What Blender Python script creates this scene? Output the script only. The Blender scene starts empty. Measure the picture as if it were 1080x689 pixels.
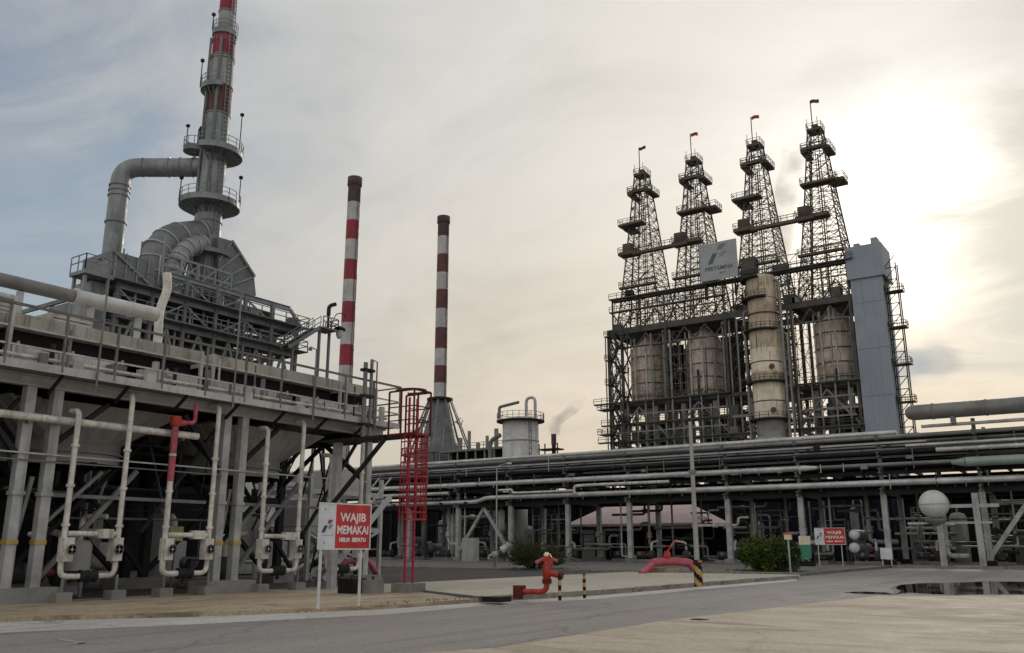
import bpy, math, random
from mathutils import Vector as V3, Matrix
rnd = random.Random(11)
SC = bpy.context.scene
C = SC.collection

# ------------------------------------------------------------------ camera
# plant grid: +X along the long pipe rack (towards the right), +Y along the road (away)
F_PX, HORIZON, EYE = 920.0, 577.0, 1.7          # focal length and horizon measured on the 1080 px wide photograph
PITCH = math.atan((HORIZON - 344.5) / F_PX)
YAW = math.radians(34.28)
cam = bpy.data.cameras.new('camera')
cam.sensor_width = 36.0
cam.lens = 36.0 * F_PX / 1080.0
cam.clip_start, cam.clip_end = 0.1, 6000.0
camo = bpy.data.objects.new('camera', cam)
C.objects.link(camo)
camo.location = (0, 0, EYE)
camo.rotation_euler = (math.pi / 2 + PITCH, 0, YAW)
SC.camera = camo

# survey helpers: a sight line through the photograph met with a known plane of the plant
_c, _s, _cy, _sy = math.cos(PITCH), math.sin(PITCH), math.cos(YAW), math.sin(YAW)
def ray(px, py):
    u, v = (px - 540) / F_PX, (344.5 - py) / F_PX
    y, z = _c - _s * v, _s + _c * v
    return (_cy * u - _sy * y, _sy * u + _cy * y, z)
def onZ(px, py, z=0.0):
    d = ray(px, py); t = (z - EYE) / d[2]; return V3((d[0] * t, d[1] * t, z))
def onX(px, py, X):
    d = ray(px, py); t = X / d[0]; return V3((X, d[1] * t, EYE + d[2] * t))
def onY(px, py, Y):
    d = ray(px, py); t = Y / d[1]; return V3((d[0] * t, Y, EYE + d[2] * t))

# ------------------------------------------------------------------ light
SUN_EL, SUN_AZ = math.radians(19.3), math.radians(-8.9)      # azimuth from +Y towards +X
SUN_DIR = V3((math.sin(SUN_AZ) * math.cos(SUN_EL), math.cos(SUN_AZ) * math.cos(SUN_EL), math.sin(SUN_EL)))
sl = bpy.data.lights.new('sun', 'SUN')
sl.energy, sl.angle, sl.color = 1.4, math.radians(12), (1.0, 0.93, 0.82)
so = bpy.data.objects.new('sun', sl)
C.objects.link(so)
so.rotation_euler = (-SUN_DIR).to_track_quat('-Z', 'Y').to_euler()
so.location = (0, 60, 140)

w = bpy.data.worlds.new('World')
SC.world = w
w.use_nodes = True
nt = w.node_tree
nt.nodes.clear()
def N(t, **k):
    n = nt.nodes.new(t)
    for a, b in k.items():
        setattr(n, a, b)
    return n
def L(a, b):
    nt.links.new(a, b)
def mth(op, a, b=None, clamp=False):
    n = N('ShaderNodeMath', operation=op, use_clamp=clamp)
    for i, x in enumerate((a, b)):
        if x is None: continue
        if isinstance(x, (int, float)): n.inputs[i].default_value = x
        else: L(x, n.inputs[i])
    return n.outputs[0]
def ramp(fac, stops, interp='LINEAR'):
    n = N('ShaderNodeValToRGB')
    n.color_ramp.interpolation = interp
    el = n.color_ramp.elements
    while len(el) < len(stops): el.new(0.5)
    for e, (p, c) in zip(el, stops):
        e.position = p
        e.color = (c, c, c, 1) if isinstance(c, (int, float)) else (*c, 1)
    L(fac, n.inputs[0])
    return n.outputs[0]
def mix(f, a, b, mode='MIX'):
    n = N('ShaderNodeMixRGB', blend_type=mode)
    for i, x in enumerate((f, a, b)):
        if isinstance(x, (int, float)): n.inputs[i].default_value = x if i == 0 else (x, x, x, 1)
        elif isinstance(x, tuple): n.inputs[i].default_value = (*x, 1)
        else: L(x, n.inputs[i])
    return n.outputs[0]
sky = N('ShaderNodeTexSky', sky_type='NISHITA')
sky.sun_disc = False
sky.sun_elevation, sky.sun_rotation = SUN_EL, SUN_AZ
sky.air_density, sky.dust_density, sky.ozone_density = 1.2, 1.5, 1.5
tc = N('ShaderNodeTexCoord')
gen = tc.outputs['Generated']
dt = N('ShaderNodeVectorMath', operation='DOT_PRODUCT')
L(gen, dt.inputs[0]); dt.inputs[1].default_value = SUN_DIR
dot = dt.outputs['Value']
sp = N('ShaderNodeSeparateXYZ'); L(gen, sp.inputs[0])
zc = mth('ADD', mth('MAXIMUM', sp.outputs[2], 0.0), 0.22)
cx = N('ShaderNodeCombineXYZ')
L(mth('DIVIDE', sp.outputs[0], zc), cx.inputs[0]); L(mth('DIVIDE', sp.outputs[1], zc), cx.inputs[1])
def noise(vec, scale, detail, rough=0.5, dist=0.0, off=(0, 0, 0)):
    m = N('ShaderNodeMapping'); L(vec, m.inputs[0]); m.inputs['Location'].default_value = off
    n = N('ShaderNodeTexNoise'); L(m.outputs[0], n.inputs[0])
    n.inputs['Scale'].default_value, n.inputs['Detail'].default_value = scale, detail
    n.inputs['Roughness'].default_value, n.inputs['Distortion'].default_value = rough, dist
    return n.outputs['Fac']
n1 = noise(cx.outputs[0], 0.9, 7, 0.55, 0.6, (3.1, 0.4, 0))
def streaks(vec, scale, detail, rough, dist, off, sc, rot):
    m = N('ShaderNodeMapping'); L(vec, m.inputs[0]); m.inputs['Location'].default_value = off
    m.inputs['Scale'].default_value = sc; m.inputs['Rotation'].default_value = (0, 0, rot)
    n = N('ShaderNodeTexNoise'); L(m.outputs[0], n.inputs[0])
    n.inputs['Scale'].default_value, n.inputs['Detail'].default_value = scale, detail
    n.inputs['Roughness'].default_value, n.inputs['Distortion'].default_value = rough, dist
    return n.outputs['Fac']
n2 = streaks(cx.outputs[0], 2.3, 7, 0.6, 0.9, (0.3, 7.7, 0), (0.85, 1.35, 1), 0.5)
# brightness of the cloud sheet by its angle from the sun (thin overcast with the sun glowing through)
a01 = mth('ADD', mth('MULTIPLY', dot, 0.5), 0.5)
glow = ramp(a01, [(0.0, 0.74), (0.50, 0.70), (0.74, 0.50), (0.84, 0.52), (0.90, 0.60), (0.94, 0.665), (0.968, 0.73), (0.984, 0.785), (0.9915, 0.86), (0.9965, 1.03), (1.0, 1.7)])  # stops far from the sun, behind the camera, raised as added fill light
tint = ramp(a01, [(0.0, (1.0, 1.0, 0.985)), (0.60, (1.0, 1.0, 0.99)), (0.78, (0.945, 0.99, 1.04)), (0.88, (0.99, 1.0, 0.985)), (0.95, (1.035, 1.0, 0.93)), (1.0, (1.05, 1.0, 0.90))])
cl = mix(1.0, glow, tint, 'MULTIPLY')
bump = mth('ADD', mth('MULTIPLY', n1, 0.5), mth('MULTIPLY', n2, 0.5))
shade = ramp(bump, [(0.33, 0.82), (0.45, 0.95), (0.54, 1.03), (0.68, 1.12)])
cl = mix(1.0, cl, shade, 'MULTIPLY')
low = ramp(sp.outputs[2], [(0.0, (1.02, 0.885, 0.725)), (0.16, (1.01, 0.925, 0.81)), (0.42, (1, 1, 1))])
lowc = mix(ramp(a01, [(0.80, 0.25), (0.93, 1.0)]), (1.0, 1.0, 1.0), low)
cl = mix(1.0, cl, lowc, 'MULTIPLY')
def patch(px, py, deg, inner=0.0):
    # mask of a cloud bank (or a gap) in one direction of the sky, with a ragged edge
    d = V3(ray(px, py)).normalized()
    n = N('ShaderNodeVectorMath', operation='DOT_PRODUCT'); L(gen, n.inputs[0]); n.inputs[1].default_value = d
    ang = mth('ADD', mth('ARCCOSINE', n.outputs['Value']), mth('MULTIPLY', mth('SUBTRACT', n2, 0.5), math.radians(deg) * 1.6))
    r = math.radians(deg)
    return ramp(mth('DIVIDE', ang, 2 * r), [(inner * .5, 1.0), (0.5, 0.0)], 'EASE')
bank = patch(1135, 250, 11.5, .3)
cl = mix(mth('MULTIPLY', bank, .8), cl, (0.70, 0.675, 0.59))
wisp = patch(885, 86, 3.0, .2)
cl = mix(mth('MULTIPLY', wisp, .2), cl, (0.62, 0.61, 0.58))
for a_ in ((955, 388), (985, 383)):
    cl = mix(mth('MULTIPLY', patch(*a_, 1.7, .3), .5), cl, (0.42, 0.45, 0.47))
cl10 = mix(1.0, cl, 10.0, 'MULTIPLY')
thin = ramp(bump, [(0.36, 0.40), (0.48, 0.82), (0.58, 0.98)])
near = ramp(a01, [(0.0, 0.0), (0.84, 0.0), (0.94, 1.0)])
cover = mix(near, thin, 1.0)
gap = patch(-40, 265, 17, .25)
cover = mix(mth('MULTIPLY', gap, .6), cover, 0.2)
gap = patch(60, 20, 9, .1)
cover = mix(mth('MULTIPLY', gap, .25), cover, 0.3)
skyc = mix(cover, sky.outputs[0], cl10)
bg = N('ShaderNodeBackground'); bg.inputs['Strength'].default_value = 0.1
L(skyc, bg.inputs[0])
wo = N('ShaderNodeOutputWorld'); L(bg.outputs[0], wo.inputs[0])
SC.view_settings.view_transform, SC.view_settings.look = 'Standard', 'None'
SC.view_settings.exposure, SC.view_settings.gamma = 0.0, 1.0

# ------------------------------------------------------------------ materials
M = {}
def mat(name, col, rough=0.6, metal=0.0, var=0.25, scale=1.2, rust=0.0, rustcol=(0.10, 0.045, 0.02), streak=0.0, bumpy=0.0, spec=0.5):
    m = bpy.data.materials.new(name); m.use_nodes = True
    t = m.node_tree; b = t.nodes['Principled BSDF']
    g = t.nodes.new('ShaderNodeNewGeometry')
    def nz(sc, det, dist=0.3, stretch=None):
        src = g.outputs['Position']
        if stretch:
            mp = t.nodes.new('ShaderNodeMapping'); mp.inputs['Scale'].default_value = stretch
            t.links.new(src, mp.inputs[0]); src = mp.outputs[0]
        n = t.nodes.new('ShaderNodeTexNoise'); n.inputs['Scale'].default_value = sc
        n.inputs['Detail'].default_value = det; n.inputs['Distortion'].default_value = dist
        n.inputs['Roughness'].default_value = 0.6
        t.links.new(src, n.inputs[0]); return n.outputs['Fac']
    def rp(f, p0, c0, p1, c1):
        r = t.nodes.new('ShaderNodeValToRGB'); e = r.color_ramp.elements
        e[0].position, e[0].color = p0, (*c0, 1); e[1].position, e[1].color = p1, (*c1, 1)
        t.links.new(f, r.inputs[0]); return r.outputs[0]
    def mx(f, a, c):
        n = t.nodes.new('ShaderNodeMixRGB')
        t.links.new(f, n.inputs[0]); t.links.new(a, n.inputs[1])
        if isinstance(c, tuple): n.inputs[2].default_value = (*c, 1)
        else: t.links.new(c, n.inputs[2])
        return n.outputs[0]
    k0, k1 = 1 - var, 1 + var * 0.6
    base = rp(nz(scale, 6), 0.33, tuple(x * k0 for x in col), 0.68, tuple(min(0.95, x * k1) for x in col))
    if streak:
        f = rp(nz(1.0, 4, 0.1, (3.0, 3.0, 0.22)), 0.52, (0, 0, 0), 0.72, (streak,) * 3)
        base = mx(f, base, tuple(x * 0.45 for x in rustcol) if rust > 0.3 else tuple(x * 0.5 for x in col))
    if rust:
        f = rp(nz(scale * 2.7, 8, 0.8), 0.62 - 0.15 * rust, (0, 0, 0), 0.74, (min(1, rust * 1.4),) * 3)
        base = mx(f, base, rustcol)
    t.links.new(base, b.inputs['Base Color'])
    rr = rp(nz(scale * 2, 4), 0.3, (max(0.02, rough - 0.12),) * 3, 0.7, (min(1, rough + 0.12),) * 3)
    t.links.new(rr, b.inputs['Roughness'])
    b.inputs['Metallic'].default_value = metal
    b.inputs['Specular IOR Level'].default_value = spec
    if bumpy:
        bp = t.nodes.new('ShaderNodeBump'); bp.inputs['Strength'].default_value = bumpy
        bp.inputs['Distance'].default_value = 0.05
        t.links.new(nz(scale * 9, 6), bp.inputs['Height']); t.links.new(bp.outputs[0], b.inputs['Normal'])
    M[name] = m
    return m
mat('dark_and_shaded_steel', (0.03, 0.03, 0.031), 0.6, 0.0, 0.35, 0.8, 0.25, spec=0.12)  # dark steel, taken blacker; also paints shade on rear members under the cooler
mat('derrick_steel', (0.13, 0.112, 0.088), 0.7, 0.0, 0.3, 0.5, 0.3, spec=0.12)  # brown tone lifted to stand in for haze over distance
mat('grey_steel', (0.20, 0.20, 0.20), 0.55, 0.0, 0.3, 0.9, 0.25, streak=0.5, spec=0.3)
mat('light_steel', (0.48, 0.475, 0.46), 0.5, 0.0, 0.25, 0.9, 0.25, streak=0.5)
mat('weathered_rail', (0.17, 0.15, 0.135), 0.65, 0.0, 0.35, 1.5, 0.5)
mat('cream_panel', (0.44, 0.41, 0.355), 0.6, 0.0, 0.25, 0.7, 0.35, streak=0.7)
mat('pale_panel', (0.60, 0.585, 0.55), 0.6, 0.0, 0.25, 0.8, 0.25, streak=0.7)
mat('plenum_grey', (0.31, 0.30, 0.285), 0.6, 0.0, 0.2, 0.5, 0.2, streak=0.5)
mat('fireproofing', (0.44, 0.435, 0.42), 0.85, 0.0, 0.32, 1.3, 0.3, (0.2, 0.17, 0.14), streak=0.7, bumpy=0.3)
mat('old_concrete', (0.26, 0.25, 0.235), 0.9, 0.0, 0.3, 0.9, 0.2, (0.08, 0.06, 0.045), bumpy=0.4)
mat('pipe_white', (0.68, 0.655, 0.59), 0.5, 0.0, 0.3, 2.2, 0.5, (0.2, 0.12, 0.07), streak=0.55)
mat('pipe_silver', (0.60, 0.59, 0.57), 0.45, 0.35, 0.3, 0.7, 0.2, (0.2, 0.17, 0.14), streak=0.35)
mat('pipe_lagging', (0.25, 0.24, 0.225), 0.5, 0.3, 0.3, 0.6, 0.25, (0.1, 0.08, 0.06), spec=0.3)
mat('dark_and_shaded_pipe', (0.075, 0.075, 0.077), 0.55, 0.1, 0.4, 0.7, 0.3, spec=0.12)  # dark pipework; also paints gloom onto the machines
mat('pipe_green', (0.30, 0.36, 0.33), 0.5, 0.2, 0.2, 0.6, 0.15)
mat('heater_steel', (0.19, 0.20, 0.20), 0.6, 0.1, 0.35, 0.35, 0.2, (0.08, 0.06, 0.05), streak=0.7)
mat('duct_grey', (0.28, 0.295, 0.295), 0.5, 0.2, 0.35, 0.5, 0.2, (0.09, 0.08, 0.07), streak=0.7)
mat('stack_grey', (0.40, 0.395, 0.385), 0.6, 0.0, 0.2, 0.4, 0.15, (0.12, 0.1, 0.09), streak=0.6)
mat('band_red', (0.30, 0.018, 0.035), 0.55, 0.0, 0.3, 0.5, 0.15, (0.08, 0.03, 0.03), streak=0.4)
mat('band_rust', (0.13, 0.045, 0.04), 0.65, 0.0, 0.3, 0.5, 0.2)
mat('band_pale', (0.50, 0.485, 0.46), 0.6, 0.0, 0.25, 0.5, 0.15, (0.14, 0.1, 0.08), streak=0.5)
mat('soot', (0.11, 0.08, 0.075), 0.8, 0.0, 0.3, 1.0, 0.3, spec=0.12)
mat('drum_skin', (0.78, 0.65, 0.55), 0.6, 0.05, 0.4, 0.22, 0.35, (0.2, 0.12, 0.08), streak=0.8)
mat('column_skin', (0.60, 0.48, 0.34), 0.55, 0.1, 0.4, 0.2, 0.5, (0.13, 0.085, 0.05), streak=0.9)
mat('column_clean', (0.82, 0.72, 0.55), 0.55, 0.1, 0.25, 0.3, 0.35, (0.2, 0.13, 0.075), streak=0.8)
mat('tower_cladding', (0.31, 0.34, 0.385), 0.6, 0.0, 0.12, 0.12, 0.05, streak=0.3)
mat('red_paint', (0.40, 0.022, 0.04), 0.55, 0.0, 0.35, 4.0, 0.4, (0.1, 0.03, 0.02))
mat('red_faded', (0.46, 0.085, 0.115), 0.6, 0.0, 0.35, 2.5, 0.4, (0.5, 0.28, 0.27), streak=0.4)
mat('red_hydrant', (0.46, 0.035, 0.018), 0.5, 0.0, 0.4, 6.0, 0.45, (0.08, 0.02, 0.02))
mat('rust_red', (0.13, 0.03, 0.03), 0.7, 0.0, 0.3, 1.5, 0.4, spec=0.12)
mat('sign_red', (0.58, 0.035, 0.03), 0.5, 0.0, 0.3, 2.2, 0.12, (0.35, 0.06, 0.05), streak=0.35)
mat('sign_white', (0.72, 0.73, 0.76), 0.5, 0.0, 0.16, 2.2, 0.15, (0.45, 0.42, 0.38), streak=0.3)
mat('sign_print', (0.85, 0.80, 0.78), 0.5, 0.0, 0.05, 3.0)
mat('emblem_blue', (0.02, 0.035, 0.10), 0.5, 0.0, 0.1, 3.0)
mat('emblem_red', (0.40, 0.05, 0.06), 0.5, 0.0, 0.1, 3.0)
mat('emblem_green', (0.22, 0.32, 0.26), 0.5, 0.0, 0.1, 3.0)
mat('board_grey', (0.40, 0.41, 0.415), 0.6, 0.0, 0.12, 0.3, 0.1, (0.3, 0.3, 0.29), streak=0.3)
mat('black_paint', (0.02, 0.018, 0.016), 0.5, 0.0, 0.2, 3.0, spec=0.12)
mat('yellow_paint', (0.50, 0.33, 0.10), 0.55, 0.0, 0.25, 3.0, 0.2)
mat('orange_paint', (0.50, 0.12, 0.03), 0.5, 0.0, 0.2, 3.0, 0.2)
mat('white_paint', (0.68, 0.67, 0.64), 0.5, 0.0, 0.15, 1.5, 0.15, (0.25, 0.2, 0.16))
mat('drum_ring', (0.20, 0.13, 0.10), 0.65, 0.0, 0.35, 0.8, 0.4)
mat('board_blue', (0.10, 0.125, 0.15), 0.6, 0.0, 0.2, 1.0)
mat('board_red', (0.24, 0.20, 0.20), 0.6, 0.0, 0.2, 1.0)
mat('board_green', (0.26, 0.29, 0.27), 0.6, 0.0, 0.2, 1.0)
mat('yellow_placard', (0.62, 0.58, 0.25), 0.5, 0.0, 0.2, 2.0, 0.15)
mat('coker_steel', (0.105, 0.098, 0.085), 0.65, 0.0, 0.35, 0.5, 0.3, spec=0.2)  # steel colour lightened in place of distance haze
mat('coker_grey', (0.27, 0.265, 0.25), 0.6, 0.0, 0.3, 0.5, 0.25, spec=0.3)
mat('faded_marking', (0.30, 0.285, 0.27), 0.8, 0.0, 0.4, 6.0)
mat('green_panel', (0.05, 0.26, 0.14), 0.5, 0.0, 0.2, 1.0)
mat('pink_roof', (0.62, 0.47, 0.45), 0.7, 0.0, 0.15, 0.8, 0.15, (0.3, 0.2, 0.18))
mat('cabinet_grey', (0.42, 0.41, 0.39), 0.6, 0.0, 0.15, 1.0, 0.2)
mat('shade_black', (0.012, 0.012, 0.013), 0.8, 0.0, 0.4, 0.4, 0.2, spec=0.12)  # near-black stands in for deep shade under and behind the structures
mat('shade_blue', (0.012, 0.015, 0.026), 0.7, 0.0, 0.3, 0.4, 0.1, spec=0.12)  # blue-black, darkened to stand in for deep shade
mat('asphalt', (0.105, 0.100, 0.098), 0.85, 0.0, 0.25, 0.35, 0.0, bumpy=0.25)
mat('leaf_green', (0.06, 0.10, 0.024), 0.6, 0.0, 0.4, 2.5, spec=0.12)
mat('leaf_yellow', (0.12, 0.16, 0.028), 0.6, 0.0, 0.4, 2.5, spec=0.12)
mat('leaf_dark', (0.04, 0.065, 0.022), 0.6, 0.0, 0.4, 2.5, spec=0.12)
mat('stem_brown', (0.07, 0.05, 0.035), 0.9)
mat('flag_red', (0.35, 0.05, 0.04), 0.8)
mat('lamp_glass', (0.6, 0.6, 0.58), 0.3, 0.0, 0.05, 2.0)

def ground_mat(name, c1, c2, stain, k=1.0, stretch=(1, 1, 1), sm=0.45, crack=0.7):
    m = bpy.data.materials.new(name); m.use_nodes = True
    t = m.node_tree; b = t.nodes['Principled BSDF']
    g = t.nodes.new('ShaderNodeNewGeometry')
    def nz(sc, det, st=(1, 1, 1), off=(0, 0, 0), dist=0.5):
        mp = t.nodes.new('ShaderNodeMapping'); mp.inputs['Scale'].default_value = st; mp.inputs['Location'].default_value = off
        t.links.new(g.outputs['Position'], mp.inputs[0])
        n = t.nodes.new('ShaderNodeTexNoise'); n.inputs['Scale'].default_value = sc; n.inputs['Detail'].default_value = det
        n.inputs['Roughness'].default_value = 0.62; n.inputs['Distortion'].default_value = dist
        t.links.new(mp.outputs[0], n.inputs[0]); return n.outputs['Fac']
    def rp(f, *st):
        r = t.nodes.new('ShaderNodeValToRGB'); el = r.color_ramp.elements
        while len(el) < len(st): el.new(0.5)
        for e, (p, c) in zip(el, st): e.position, e.color = p, (*c, 1)
        t.links.new(f, r.inputs[0]); return r.outputs[0]
    def mx(f, a, c, mode='MIX'):
        n = t.nodes.new('ShaderNodeMixRGB'); n.blend_type = mode
        if isinstance(f, float): n.inputs[0].default_value = f
        else: t.links.new(f, n.inputs[0])
        t.links.new(a, n.inputs[1])
        if isinstance(c, tuple): n.inputs[2].default_value = (*c, 1)
        else: t.links.new(c, n.inputs[2])
        return n.outputs[0]
    base = rp(nz(0.22 * k, 7, stretch), (0.35, c1), (0.65, c2))
    base = mx(rp(nz(0.55 * k, 8, stretch, (5, 3, 0), 1.2), (0.50, (0, 0, 0)), (0.68, (sm,) * 3)), base, stain)
    base = mx(rp(nz(1.7 * k, 8, stretch, (1, 9, 0), 0.8), (0.56, (0, 0, 0)), (0.72, (sm * 0.8,) * 3)), base, stain)
    vo = t.nodes.new('ShaderNodeTexVoronoi'); vo.feature = 'DISTANCE_TO_EDGE'; vo.inputs['Scale'].default_value = 0.16 * k
    wv = t.nodes.new('ShaderNodeMixRGB'); wv.blend_type = 'ADD'; wv.inputs[0].default_value = 1.6
    t.links.new(g.outputs['Position'], wv.inputs[1])
    nw = t.nodes.new('ShaderNodeTexNoise'); nw.inputs['Scale'].default_value = .9; nw.inputs['Detail'].default_value = 5
    t.links.new(g.outputs['Position'], nw.inputs[0]); t.links.new(nw.outputs['Color'], wv.inputs[2]); t.links.new(wv.outputs[0], vo.inputs['Vector'])
    base = mx(rp(vo.outputs['Distance'], (0.0, (crack,) * 3), (0.006, (crack * .5,) * 3), (0.012, (0, 0, 0))), base, tuple(x * .4 for x in stain))
    fine = rp(nz(14, 5), (0.3, (0.72,) * 3), (0.7, (1.18,) * 3))
    base = mx(1.0, base, fine, 'MULTIPLY')
    t.links.new(base, b.inputs['Base Color'])
    t.links.new(rp(nz(0.8 * k, 5), (0.3, (0.72,) * 3), (0.7, (0.95,) * 3)), b.inputs['Roughness'])
    b.inputs['Specular IOR Level'].default_value = 0.3
    bp = t.nodes.new('ShaderNodeBump'); bp.inputs['Strength'].default_value = 0.35; bp.inputs['Distance'].default_value = 0.02
    t.links.new(nz(9, 7), bp.inputs['Height']); t.links.new(bp.outputs[0], b.inputs['Normal'])
    M[name] = m
ground_mat('earth', (0.16, 0.145, 0.12), (0.20, 0.185, 0.155), (0.1, 0.095, 0.08))
ground_mat('tan_concrete', (0.38, 0.295, 0.195), (0.52, 0.425, 0.305), (0.15, 0.11, 0.075), 2.2, (1.0, 0.35, 1), 0.75, 0.3)
ground_mat('apron_concrete', (0.44, 0.39, 0.32), (0.53, 0.48, 0.40), (0.30, 0.265, 0.215), 1.0, (1, 0.5, 1), 0.5, 0.25)
ground_mat('pad_concrete', (0.40, 0.335, 0.25), (0.52, 0.445, 0.345), (0.21, 0.165, 0.115), 0.75, (0.35, 1.2, 1), 0.75, 0.22)
ground_mat('road_asphalt', (0.25, 0.226, 0.21), (0.305, 0.278, 0.26), (0.145, 0.13, 0.122), 0.9, (1.7, 0.07, 1), 0.6, 0.35)
ground_mat('oily_shaded_floor', (0.05, 0.045, 0.04), (0.09, 0.08, 0.07), (0.025, 0.022, 0.02), 2.0)  # oily concrete, darkened further to paint in shade under the cooler
ground_mat('damp_ground', (0.10, 0.09, 0.08), (0.15, 0.135, 0.12), (0.06, 0.055, 0.05), 2.0)
ground_mat('gutter_concrete', (0.47, 0.45, 0.42), (0.56, 0.54, 0.50), (0.3, 0.28, 0.25), 2.5, (1, 0.4, 1), 0.5)
ground_mat('kerb_concrete', (0.24, 0.22, 0.19), (0.32, 0.29, 0.25), (0.1, 0.09, 0.08), 3.0, (1, 1, 1), 0.7)
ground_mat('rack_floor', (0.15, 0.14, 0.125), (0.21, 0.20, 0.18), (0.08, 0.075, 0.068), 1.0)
mw = bpy.data.materials.new('puddle_water'); mw.use_nodes = True
_b = mw.node_tree.nodes['Principled BSDF']
_b.inputs['Base Color'].default_value = (0.018, 0.016, 0.014, 1); _b.inputs['Roughness'].default_value = 0.03
M['puddle_water'] = mw

# ------------------------------------------------------------------ object helpers
ORG, LOCAL = {}, {}
def setp(o, label=None, cat=None, group=None, kind=None):
    if label: o['label'] = label
    if cat: o['category'] = cat
    if group: o['group'] = group
    if kind: o['kind'] = kind
    return o
def thing(name, label, cat, loc=(0, 0, 0), group=None):
    o = bpy.data.objects.new(name, None); C.objects.link(o)
    o.location = loc; o.empty_display_size = 0.3
    ORG[o.name] = V3(loc)
    return setp(o, label, cat, group)
def org(p):
    return ORG[p.name] if p else V3((0, 0, 0))
def adopt(o, p, loc):
    C.objects.link(o)
    if p:
        o.parent = p
        if p.name in LOCAL: o.matrix_parent_inverse = LOCAL[p.name].inverted()
    o.location = V3(loc)
    ORG[o.name] = org(p)
    return o
class MB:
    def __init__(s): s.v, s.f, s.sm = [], [], []
    def add(s, vs, fs, smooth=False):
        b = len(s.v); s.v += [tuple(x) for x in vs]
        s.f += [tuple(b + i for i in f) for f in fs]; s.sm += [smooth] * len(fs)
        return s
    def box(s, x0, y0, z0, x1, y1, z1):
        vs = [(x, y, z) for z in (z0, z1) for x, y in ((x0, y0), (x1, y0), (x1, y1), (x0, y1))]
        return s.add(vs, [(3, 2, 1, 0), (4, 5, 6, 7), (0, 1, 5, 4), (1, 2, 6, 5), (2, 3, 7, 6), (3, 0, 4, 7)])
    def bar(s, p, q, w, h=None):
        p, q = V3(p), V3(q); h = h or w
        d = (q - p).normalized(); up = V3((0, 0, 1)) if abs(d.z) < 0.95 else V3((0, 1, 0))
        a = d.cross(up).normalized() * (w / 2); b = a.cross(d).normalized() * (h / 2)
        vs = [e + i * a + j * b for e in (p, q) for i, j in ((-1, -1), (1, -1), (1, 1), (-1, 1))]
        return s.add(vs, [(0, 1, 2, 3), (7, 6, 5, 4), (4, 5, 1, 0), (5, 6, 2, 1), (6, 7, 3, 2), (7, 4, 0, 3)])
    def tube(s, p, q, r, r2=None, n=10, caps=True):
        p, q = V3(p), V3(q); r2 = r if r2 is None else r2
        d = (q - p).normalized(); up = V3((0, 0, 1)) if abs(d.z) < 0.95 else V3((0, 1, 0))
        a = d.cross(up).normalized(); b = a.cross(d).normalized()
        ring = lambda c, rr: [c + (a * math.cos(t) + b * math.sin(t)) * rr for t in (2 * math.pi * k / n for k in range(n))]
        s.add(ring(p, r) + ring(q, r2), [(k, (k + 1) % n, n + (k + 1) % n, n + k) for k in range(n)], True)
        if caps:
            s.add(ring(p, r), [tuple(range(n - 1, -1, -1))]); s.add(ring(q, r2), [tuple(range(n))])
        return s
    def path(s, pts, r, n=10, bend=None, seg=4, caps=True):
        pts = [V3(p) for p in pts]; bend = bend if bend is not None else 2.5 * r
        out = [pts[0]]
        for i in range(1, len(pts) - 1):
            a, b, c = pts[i - 1], pts[i], pts[i + 1]
            d1, d2 = (b - a), (c - b)
            t = min(bend, d1.length * 0.48, d2.length * 0.48)
            p, q = b - d1.normalized() * t, b + d2.normalized() * t
            for k in range(seg + 1):
                u = k / seg
                out.append(p * (1 - u) ** 2 + b * 2 * u * (1 - u) + q * u * u)
        out.append(pts[-1])
        d = (out[1] - out[0]).normalized()
        up = V3((0, 0, 1)) if abs(d.z) < 0.9 else V3((1, 0, 0))
        a = d.cross(up).normalized(); vs = []
        for i, p in enumerate(out):
            if i == 0: t = out[1] - out[0]
            elif i == len(out) - 1: t = out[-1] - out[-2]
            else: t = (out[i + 1] - out[i]).normalized() + (out[i] - out[i - 1]).normalized()
            t.normalize(); a = (a - t * a.dot(t)).normalized(); b = t.cross(a)
            vs += [p + (a * math.cos(x) + b * math.sin(x)) * r for x in (2 * math.pi * k / n for k in range(n))]
        m = len(out)
        s.add(vs, [(i * n + k, i * n + (k + 1) % n, (i + 1) * n + (k + 1) % n, (i + 1) * n + k) for i in range(m - 1) for k in range(n)], True)
        if caps: s.add(vs[:n], [tuple(range(n - 1, -1, -1))]); s.add(vs[-n:], [tuple(range(n))])
        return s
    def lathe(s, c, prof, n=24, smooth=True, axis='z'):
        vs = []
        for r, z in prof:
            for k in range(n):
                t = 2 * math.pi * k / n; x, y = r * math.cos(t), r * math.sin(t)
                vs.append({'z': (c[0] + x, c[1] + y, c[2] + z), 'y': (c[0] + x, c[1] + z, c[2] + y), 'x': (c[0] + z, c[1] + x, c[2] + y)}[axis])
        m = len(prof)
        s.add(vs, [(i * n + k, i * n + (k + 1) % n, (i + 1) * n + (k + 1) % n, (i + 1) * n + k) for i in range(m - 1) for k in range(n)], smooth)
        if prof[0][0] > 1e-3: s.add(vs[:n], [tuple(range(n))])
        if prof[-1][0] > 1e-3: s.add(vs[-n:], [tuple(range(n))])
        return s
    def poly(s, pts, z0, z1):
        n = len(pts); vs = [(x, y, z0) for x, y in pts] + [(x, y, z1) for x, y in pts]
        return s.add(vs, [tuple(range(n - 1, -1, -1)), tuple(range(n, 2 * n))] + [(k, (k + 1) % n, n + (k + 1) % n, n + k) for k in range(n)])
    def sheet(s, pts, z):
        return s.add([(x, y, z) for x, y in pts], [tuple(range(len(pts)))])
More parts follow.
